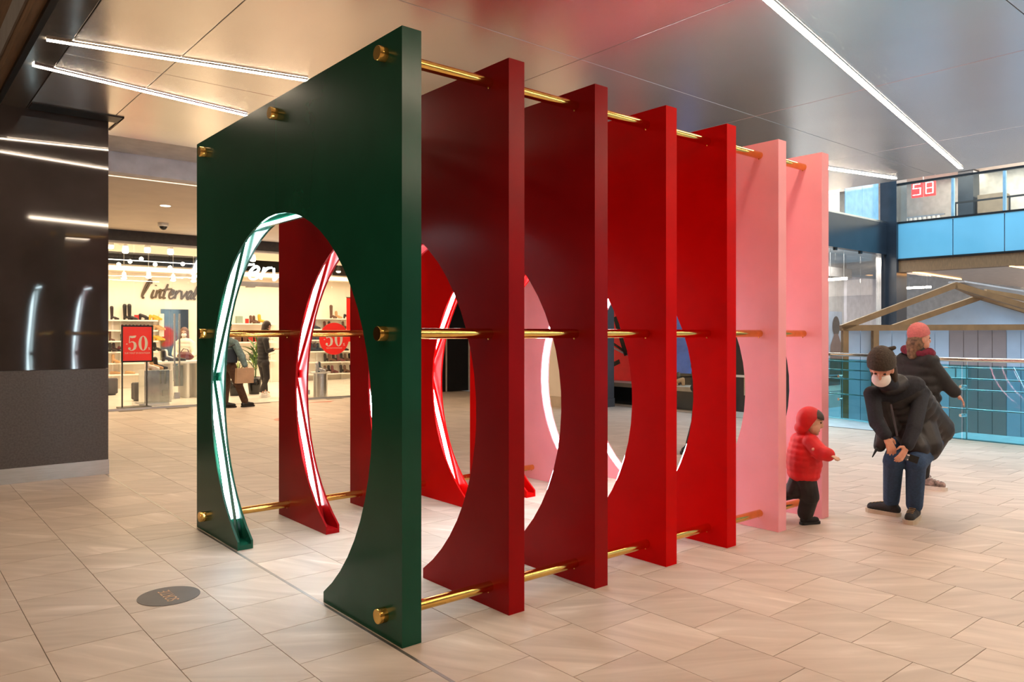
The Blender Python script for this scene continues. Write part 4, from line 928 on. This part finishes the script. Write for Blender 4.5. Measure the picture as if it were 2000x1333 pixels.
def person(label, J, s=1., hs=1., top=None, pants=None, shoes=None, skin=SKIN, voxel=.009, group=None,
           trunk=((.165, .115), (.15, .105), (.165, .115), (.19, .115)), arm=(.058, .048, .04), leg=(.088, .066, .05), sole=None, lace=None, hands=(.35, .35), palm=None):
    base = Vector(((J['anL'].x+J['anR'].x)/2, (J['anL'].y+J['anR'].y)/2, 0))
    e = empty('person', base, label, 'person', group)
    b = MB(); M = frame(J['face'], J.get('headup', (0, 0, 1))); H = J['head']
    def h(x, y, z): return H+M @ Vector((x, y, z))*s*hs
    M4 = M.to_4x4(); k = s*hs
    b.ell(h(0, -.008, .025), (.073*k, .092*k, .095*k), M4, 18, 12); b.ell(h(0, .022, -.045), (.058*k, .062*k, .068*k), M4, 16, 10)      # skull, jaw
    b.ell(h(0, .088, -.018), (.013*k, .02*k, .022*k), M4, 10, 8); b.cap(h(0, .082, .02), .009*k, h(0, .094, -.02), .012*k, 8)              # nose
    for sd in (-1, 1): b.ell(h(sd*.074, -.005, -.005), (.012*k, .022*k, .032*k), M4, 10, 8); b.ell(h(sd*.03, .068, .028), (.024*k, .014*k, .008*k), M4, 8, 6)   # ears, brows
    b.ell(h(0, .072, -.066), (.025*k, .012*k, .012*k), M4, 10, 6); b.ell(h(0, .066, -.095), (.024*k, .016*k, .018*k), M4, 10, 6)              # lips, chin
    b.cap(h(0, -.02, -.06), .05*s, J['chest'], .055*s)
    sk = lambda pr, g=1.: [(x*s*g, y*s*g) for x, y in pr]
    spine(b, J, sk(trunk, .88))
    for sd in 'LR':
        b.cap(J['chest'].lerp(J['sh'+sd], .5), .06*s, J['sh'+sd], .052*s)
        b.cap(J['sh'+sd], .05*s, J['el'+sd], .040*s); b.cap(J['el'+sd], .04*s, J['wr'+sd], .026*s)
        b.cap(J['hip'+sd], .082*s, J['kn'+sd], .055*s); b.cap(J['kn'+sd], .055*s, J['an'+sd], .036*s)
        b.cap(J['an'+sd], .034*s, Vector((J['to'+sd].x, J['to'+sd].y, J['to'+sd].z+.04*s)).lerp(J['an'+sd], .5), .022*s)
        dr = J.get('hd'+sd, J['wr'+sd]-J['el'+sd]); pn = J.get('pn'+sd, Vector((0, 0, -1))+.3*(J['pelvis']-J['wr'+sd]))
        hand(b, J['wr'+sd], dr, pn, s*(1 if hs < 1.15 else 1.), 1 if sd == 'R' else -1, hands[0 if sd == 'L' else 1])
    b.cap(J['hipL'], .085*s, J['hipR'], .085*s)
    blob('body', b, skin, voxel*.72, 3, e)
    for sd in (-1, 1): MB().ell(h(sd*.031, .076, .012), (.012*k, .008*k, .007*k), M4, 8, 6).build('eye', EYEM, e)
    MB().ell(h(0, .083, -.066), (.021*k, .004*k, .004*k), M4, 10, 6).build('mouth', pm('lips', (.42, .15, .12), .4), e)
    if pants:
        p = MB(); p.cap(J['hipL'], .098*s, J['hipR'], .098*s); p.ell(J['pelvis'], (.13*s, .11*s, .11*s))
        for sd in 'LR': p.cap(J['hip'+sd], leg[0]*1.1*s, J['kn'+sd], leg[1]*1.1*s); p.cap(J['kn'+sd], leg[1]*1.1*s, J['an'+sd]+Vector((0, 0, .03*s)), leg[2]*1.1*s)
        blob('trousers', p, pants, voxel, 3, e)
    if top:
        t = MB(); spine(t, J, sk(trunk, 1.08))
        t.cap(J['chest'], .075*s, h(0, -.02, -.11), .068*s)
        for sd in 'LR':
            t.cap(J['chest'].lerp(J['sh'+sd], .4), .085*s, J['sh'+sd], arm[0]*1.15*s); t.cap(J['sh'+sd], arm[0]*1.15*s, J['el'+sd], arm[1]*1.15*s)
            t.cap(J['el'+sd], arm[1]*1.15*s, J['wr'+sd].lerp(J['el'+sd], .08), arm[2]*1.1*s)
        blob('jacket', t, top, voxel, 4, e)
    if shoes:
        for sd in 'LR': shoe_at(e, 'shoe', J['an'+sd], J['to'+sd], s, shoes, sole or shoes, lace)
    return e, h, M4, k
def cap_hat(e, h, M4, k, m, r=(.088, .104, .10), up=.045, cuff=True, lift=0.):
    b = MB(); b.ell(h(0, -.012, up+.012+lift), (r[0]*k, r[1]*k, r[2]*k), M4, 20, 12)
    o = blob('knit_hat', b, m, .008, 2, e)
    # cut the lower half away so the face shows
    bm = bmesh.new(); bm.from_mesh(o.data); Mi = M4.to_3x3().inverted(); org = WL[o.name]; c0 = h(0, 0, 0)-org
    n = M4.to_3x3() @ Vector((0, -.22, .97)); bmesh.ops.bisect_plane(bm, geom=bm.verts[:]+bm.edges[:]+bm.faces[:], plane_co=h(0, .0, up-.018+lift)-org, plane_no=n, clear_inner=True)
    bm.to_mesh(o.data); bm.free()
    return o
# ---- adult bending down towards the child
NAVYK = pm('navy_knit', (.008, .009, .016), .8, 0, .2, 60, bump=.2); VEST = pm('charcoal_quilt', (.016, .013, .014), .55, 0, .25, 12, bump=.5)
DENIM = pm('blue_denim', (.022, .055, .125), .8, 0, .10, 60, bump=.2); SOLEC = pm('cream_sole', (.55, .45, .33), .6); BLKSH = pm('black_knit_shoe', (.014, .012, .012), .7, 0, .2, 60)
J = dict(head=P(1722, 722, 5.42), face=Vector((-.80, -.22, -.55)), headup=(-.2, -.1, 1), neck=P(1748, 748, 5.6), chest=P(1757, 768, 5.66), pelvis=P(1806, 848, 6.02),
  shR=P(1703, 770, 5.60), shL=P(1800, 768, 5.62), elR=P(1712, 826, 5.50), elL=P(1785, 838, 5.42), wrR=P(1730, 852, 5.40), wrL=P(1771, 872, 5.36),
  hdR=P(1745, 884, 5.36)-P(1730, 852, 5.40), hdL=P(1757, 902, 5.32)-P(1771, 872, 5.36), pnR=Vector((.3, .4, -.5)), pnL=Vector((-.2, .5, -.3)),
  hipR=P(1768, 858, 5.97), hipL=P(1822, 858, 5.98), knR=P(1745, 902, 5.66), knL=P(1789, 905, 5.58), anR=P(1741, 984, 5.88), anL=P(1786, 994, 5.74),
  toR=Vector((*G(1706, 1001)[:2], 0)), toL=Vector((*G(1778, 1022)[:2], 0)))
ad, h, M4, k = person('adult in grey knit hat, white mask and black quilted vest bending down towards the child', J, .93, 1.0, NAVYK, DENIM, BLKSH, voxel=.008, sole=SOLEC,
   lace=pm('tan_lace', (.35, .22, .10), .7), skin=SKINR, arm=(.056, .05, .046), leg=(.098, .074, .058))
HATM = pm('taupe_knit', (.055, .043, .033), .9, 0, .15, 90, bump=.4)
ht = cap_hat(ad, h, M4, k, HATM, (.104, .120, .128), .052)
MB().cap(h(-.055, -.05, .155), .022*k, h(-.085, -.06, .165), .014*k).build('hat_corner', HATM, ht)
MB().box(-.018, .018, -.002, .002, -.012, .012).build('woven_tag', MASKW, ht)
tg = [c for c in ht.children if c.name.startswith('woven_tag')][0]; tg.location = h(.058, .088, .062)-WL[ht.name]; tg.rotation_euler = M4.to_euler()
b = MB(); b.ell(h(0, .045, -.058), (.069*k, .068*k, .060*k), M4, 18, 12); mk_ = blob('face_mask', b, MASKW, .007, 2, ad)
hr = MB(); hr.cap(h(-.07, -.04, -.01), .035*k, h(-.075, -.06, -.13), .03*k); hr.cap(h(.06, -.05, -.01), .035*k, h(.06, -.075, -.12), .03*k); hr.ell(h(0, -.07, -.03), (.07*k, .05*k, .09*k), M4); blob('hair', hr, HAIRB, .008, 2, ad)
v = MB(); v.smooth = True
spine(v, J, [(.20, .17), (.205, .165), (.20, .15), (.185, .13)], 9)
v.cap(P(1795, 775, 5.68), .075, P(1832, 838, 5.95), .12); v.cap(P(1765, 775, 5.72), .12, P(1815, 845, 6.02), .15); v.cap(P(1826, 848, 6.0), .12, P(1812, 880, 5.95), .09)
v.cap(P(1800, 846, 5.78), .14, P(1812, 870, 5.72), .105); v.cap(P(1775, 850, 5.75), .10, P(1792, 876, 5.66), .085)
v.cap(P(1722, 775, 5.64), .065, P(1735, 830, 5.80), .09); v.cap(P(1735, 830, 5.8), .09, P(1718, 872, 5.74), .045)
v.cap(P(1752, 752, 5.6), .085, P(1735, 758, 5.55), .06)
blob('quilted_vest', v, VEST, .009, 4, ad)
for (a, b_) in (((1712, 790, 5.52), (1738, 845, 5.60)), ((1740, 792, 5.50), (1752, 850, 5.60))): MB().cap(P(*a), .008, P(*b_), .008, 8).build('vest_zip', pm('dusk_zip', (.09, .075, .09), .4), ad)
MB().cap(P(1712, 878, 5.70), .012, P(1704, 893, 5.69), .004, 8).build('drawcord', BLACK, ad)
pk = MB(); pk.bar(P(1772, 893, 5.46), P(1790, 899, 5.46), .05, .05); pk.build('thigh_patch', BLACK, ad)
MB().bar(P(1772, 889, 5.44), P(1790, 893, 5.44), .008, .008).build('pale_stripe', MASKW, ad); MB().bar(P(1772, 898, 5.44), P(1790, 904, 5.44), .008, .008).build('pale_stripe', MASKW, ad)
# ---- child in red
CRED = pm('child_red_jacket', (.62, .005, .008), .6, 0, .1, 10, bump=.3); CBLK = pm('child_black_trousers', (.016, .013, .013), .7, 0, .3, 12, bump=.3)
J = dict(head=P(1586, 824, 5.50), face=Vector((.42, -.88, -.22)), chest=P(1572, 862, 5.54), pelvis=P(1569, 925, 5.54),
  shR=P(1584, 864, 5.44), shL=P(1560, 862, 5.58), elR=P(1602, 884, 5.36), elL=P(1552, 890, 5.64), wrR=P(1618, 889, 5.30), wrL=P(1549, 916, 5.66),
  hipR=P(1574, 932, 5.50), hipL=P(1564, 930, 5.56), knR=P(1582, 970, 5.52), knL=P(1552, 958, 5.58), anR=P(1573, 1007, 5.60), anL=P(1514, 972, 5.72),
  toR=Vector((*G(1602, 1022)[:2], 0)), toL=P(1502, 985, 5.75))
ch, h, M4, k = person('small child in a red hooded jacket and black trousers stepping out between the pink panels', J, .60, 1.32, CRED, CBLK, pm('child_black_shoe', (.012, .01, .01), .8), voxel=.007,
   trunk=((.20, .17), (.22, .19), (.21, .18), (.185, .15)), arm=(.085, .085, .075), leg=(.115, .10, .088))
b = MB(); b.ell(h(0, -.028, .012), (.105*k, .115*k, .122*k), M4, 20, 14); b.ell(h(0, -.05, -.08), (.085*k, .09*k, .07*k), M4)
hd = blob('hood', b, CRED, .008, 3, ch)
bm = bmesh.new(); bm.from_mesh(hd.data); org = WL[hd.name]; n = M4.to_3x3() @ Vector((0, -1, .42))
bmesh.ops.bisect_plane(bm, geom=bm.verts[:]+bm.edges[:]+bm.faces[:], plane_co=h(0, .030, .03)-org, plane_no=n, clear_inner=True); bm.to_mesh(hd.data); bm.free()
b = MB(); b.ell(h(0, .0, .035), (.087*k, .098*k, .088*k), M4, 18, 12); hh = blob('fringe', b, HAIRB, .007, 2, ch)
bm = bmesh.new(); bm.from_mesh(hh.data); org = WL[hh.name]; n = M4.to_3x3() @ Vector((0, .15, 1))
bmesh.ops.bisect_plane(bm, geom=bm.verts[:]+bm.edges[:]+bm.faces[:], plane_co=h(0, .05, .045)-org, plane_no=n, clear_inner=True); bm.to_mesh(hh.data); bm.free()
q = J['shR'].lerp(J['elR'], .15); MB().ell(P(1588, 878, 5.33), (.02, .006, .012), seg=8, ring=6).build('chest_badge', pm('badge_pink', (.7, .25, .2), .5), ch)
# ---- person hurrying past behind them
RUNB = pm('black_coat', (.011, .010, .011), .7, 0, .2, 14, bump=.3)
J = dict(head=P(1797, 664, 6.88), face=Vector((.70, -.60, .05)), chest=P(1793, 703, 6.95), pelvis=P(1795, 812, 7.0),
  shR=P(1812, 706, 6.85), shL=P(1768, 704, 7.02), elR=P(1842, 744, 6.84), elL=P(1762, 760, 7.05), wrR=P(1866, 768, 6.80), wrL=P(1782, 800, 6.9),
  hipR=P(1802, 822, 6.95), hipL=P(1788, 822, 7.03), knR=P(1806, 880, 6.86), knL=P(1790, 880, 7.05), anR=P(1803, 936, 6.93), anL=P(1798, 932, 7.1),
  toR=Vector((*G(1832, 957)[:2], 0)), toL=Vector((*G(1806, 944)[:2], 0)))
ru, h, M4, k = person('person in black coat, burgundy scarf and pink hat hurrying past the railing', J, .93, 1.0, RUNB, CBLK, pm('canvas_sneaker', (.26, .19, .17), .7, 0, .4, 30), voxel=.010, sole=pm('white_rubber', (.75, .68, .62), .5), lace=MASKW,
   trunk=((.19, .15), (.20, .15), (.20, .15), (.19, .13)), arm=(.075, .066, .055), skin=SKINR)
cap_hat(ru, h, M4, k, pm('pink_knit', (.55, .16, .16), .9, 0, .06, 60, bump=.3), (.09, .106, .11), .05)
hr = MB(); hr.ell(h(0, -.045, -.02), (.088*k, .075*k, .11*k), M4); hr.cap(h(0, -.07, -.05), .07*k, h(0, -.08, -.14), .05*k); blob('hair', hr, pm('sandy_hair', (.16, .09, .05), .6, 0, .3, 40), .009, 3, ru)
b = MB()
for t in range(16): a_ = t*math.pi/8; b.ell(J['chest']+Vector((.105*math.cos(a_), .105*math.sin(a_), .075+.02*math.sin(a_))), .042, seg=10, ring=7)
b.cap(P(1815, 690, 6.84), .05, P(1822, 708, 6.82), .03); blob('scarf', b, pm('burgundy_scarf', (.16, .012, .035), .9, 0, .2, 30), .010, 4, ru)
b = MB(); b.cap(J['shL']+Vector((0, 0, -.05)), .06, P(1775, 790, 6.95), .03); 
# ---- shopper in blue jacket walking in front of the shop, and companion in black
JEANJ = pm('grey_blue_jacket', (.13, .20, .22), .8, 0, .15, 20, bump=.2); BRN = pm('brown_trousers', (.075, .035, .02), .8, 0, .15, 20)
d = 14.45
J = dict(head=P(443, 641, d), face=Vector((.95, .2, 0)), chest=P(448, 668, d), pelvis=P(447, 712, d), shR=P(459, 671, d-.15), shL=P(440, 670, d+.15), elR=P(472, 697, d-.2), elL=P(436, 698, d+.15), wrR=P(479, 715, d-.2), wrL=P(441, 722, d+.2),
  hipR=P(452, 717, d-.08), hipL=P(442, 717, d+.08), knR=P(466, 752, d-.1), knL=P(441, 756, d+.1), anR=P(478, 786, 14.55), anL=P(439, 788, 14.4), toR=Vector((*G(496, 794)[:2], 0)), toL=Vector((*G(441, 797)[:2], 0)))
w1_, h, M4, k = person('shopper in grey blue jacket and brown trousers striding past the shop entrance', J, 1.0, 1.0, JEANJ, BRN, LEA['black'], voxel=.013, leg=(.092, .074, .062), arm=(.066, .06, .05))
cap_hat(w1_, h, M4, k, pm('black_knit', (.012, .012, .014), .9), (.09, .105, .10), .045); hr = MB(); hr.ell(h(0, -.03, -.02), (.085*k, .08*k, .09*k), M4); blob('hair', hr, HAIRB, .012, 2, w1_)
c = P(478, 733, d-.2); bg_ = empty('paper_bag', c, 'beige paper shopping bag carried by the shopper in the grey blue jacket', 'bag')
MB().prism([(c.x-.17, c.z-.15), (c.x+.15, c.z-.15), (c.x+.16, c.z+.13), (c.x-.16, c.z+.13)], c.y-.05, c.y+.05, 'y').build('bag_body', pm('beige_paper', (.45, .29, .19), .8), bg_)
MB().tube([(c.x-.06, c.y, c.z+.12), (c.x-.04, c.y, c.z+.19), (c.x+.04, c.y, c.z+.19), (c.x+.06, c.y, c.z+.12)], .006, 6).build('bag_handle', pm('beige_paper', (.45, .29, .19), .8), bg_)
c = P(445, 697, d-.16); sb_ = empty('shoulder_bag', c, 'navy shoulder bag hanging at the side of the shopper in the grey blue jacket', 'bag')
bx('bag_body', c.x-.13, c.x+.15, c.y-.10, c.y+.0, c.z-.12, c.z+.14, pm('navy_leather', (.012, .02, .035), .5), sb_, .02); MB().tube([c+Vector((-.1, -.05, .13)), J['shR']+Vector((-.04, -.11, -.02)), c+Vector((.12, -.05, .13))], .01, 6).build('bag_strap', LEA['black'], sb_)
d = 16.5
J = dict(head=P(522, 637, d), face=Vector((.9, .3, -.1)), chest=P(514, 663, d), pelvis=P(514, 706, d), shR=P(519, 665, d-.17), shL=P(508, 664, d+.15), elR=P(523, 686, d-.2), elL=P(507, 688, d+.2), wrR=P(534, 683, d-.25), wrL=P(520, 684, d+.25),
  hipR=P(518, 710, d-.08), hipL=P(511, 710, d+.08), knR=P(521, 738, d-.08), knL=P(516, 740, d+.12), anR=P(511, 768, 16.62), anL=P(519, 765, 16.85), toR=Vector((*G(524, 776)[:2], 0)), toL=Vector((*G(532, 773)[:2], 0)))
w2_, h, M4, k = person('person dressed all in black with white sneakers beside the potted plants', J, .97, 1.0, RUNB, CBLK, LEA['white'], voxel=.013, leg=(.085, .064, .048))
hr = MB(); hr.ell(h(0, -.02, .025), (.086*k, .10*k, .10*k), M4); hr.cap(h(0, -.07, 0), .07*k, h(0, -.10, -.13), .05*k); blob('hair', hr, HAIRB, .012, 2, w2_)
# ---- shop assistant behind the table
d = 17.6
J = dict(head=P(360, 650, d), face=Vector((-.45, -.9, -.12)), chest=P(361, 668, d), pelvis=P(361, 715, d), shR=P(346, 672, d), shL=P(376, 672, d), elR=P(341, 692, d-.1), elL=P(380, 692, d-.1), wrR=P(351, 699, d-.28), wrL=P(371, 699, d-.28),
  hipR=P(355, 720, d), hipL=P(367, 720, d), knR=P(355, 745, d), knL=P(367, 745, d), anR=P(355, 764, 17.75), anL=P(367, 764, 17.75), toR=Vector((*G(352, 772.5)[:2], 0)), toL=Vector((*G(365, 772.5)[:2], 0)))
as_, h, M4, k = person('shop assistant with long auburn hair and white mask in a cream sweater', J, .93, 1.0, pm('cream_sweater', (.80, .74, .64), .8, 0, .03, 30, bump=.2), CBLK, LEA['black'], voxel=.013, arm=(.066, .062, .05))
hr = MB(); hr.ell(h(0, -.02, .045), (.088*k, .10*k, .095*k), M4)
for s_ in (-1, 1): hr.cap(h(s_*.074, .005, .04), .036*k, h(s_*.092, .04, -.24), .036*k)
hr.cap(h(0, -.07, 0), .07*k, h(0, -.07, -.2), .06*k); blob('hair', hr, HAIRT, .011, 2, as_)
b = MB(); b.ell(h(0, .045, -.055), (.066*k, .066*k, .055*k), M4, 14, 10); blob('face_mask', b, MASKW, .011, 2, as_)
c = P(361, 697, 17.05); hb = empty('leather_bag', c, 'dark plum leather bag on the table in front of the assistant', 'bag')
b = MB(); b.ell(Vector((c.x, c.y, tz+.10)), (.17, .09, .095)); b.ell(Vector((c.x+.08, c.y, tz+.075)), (.12, .08, .07)); blob('bag_body', b, LEA['plum'], .015, 3, hb)
MB().tube([(c.x-.1, c.y, tz+.16), (c.x-.03, c.y, tz+.26), (c.x+.06, c.y, tz+.24), (c.x+.11, c.y, tz+.12)], .01, 6).build('bag_handle', LEA['plum'], hb)
# ---- person mostly hidden behind the red panels
d = 8.95
J = dict(head=P(1375, 636, d), face=Vector((.6, -.7, 0)), chest=P(1376, 672, d), pelvis=P(1377, 758, d), shR=P(1392, 678, d), shL=P(1362, 676, d), elR=P(1396, 720, d), elL=P(1364, 722, d), wrR=P(1394, 758, d), wrL=P(1368, 760, d),
  hipR=P(1384, 766, d), hipL=P(1370, 766, d), knR=P(1384, 822, d), knL=P(1362, 822, d), anR=P(1382, 872, 8.98), anL=P(1348, 872, 8.98), toR=Vector((*G(1396, 886)[:2], 0)), toL=Vector((*G(1336, 888)[:2], 0)))
person('person in dark clothes stepping past behind the red panels', J, 1.0, 1.0, RUNB, CBLK, LEA['black'], voxel=.013)
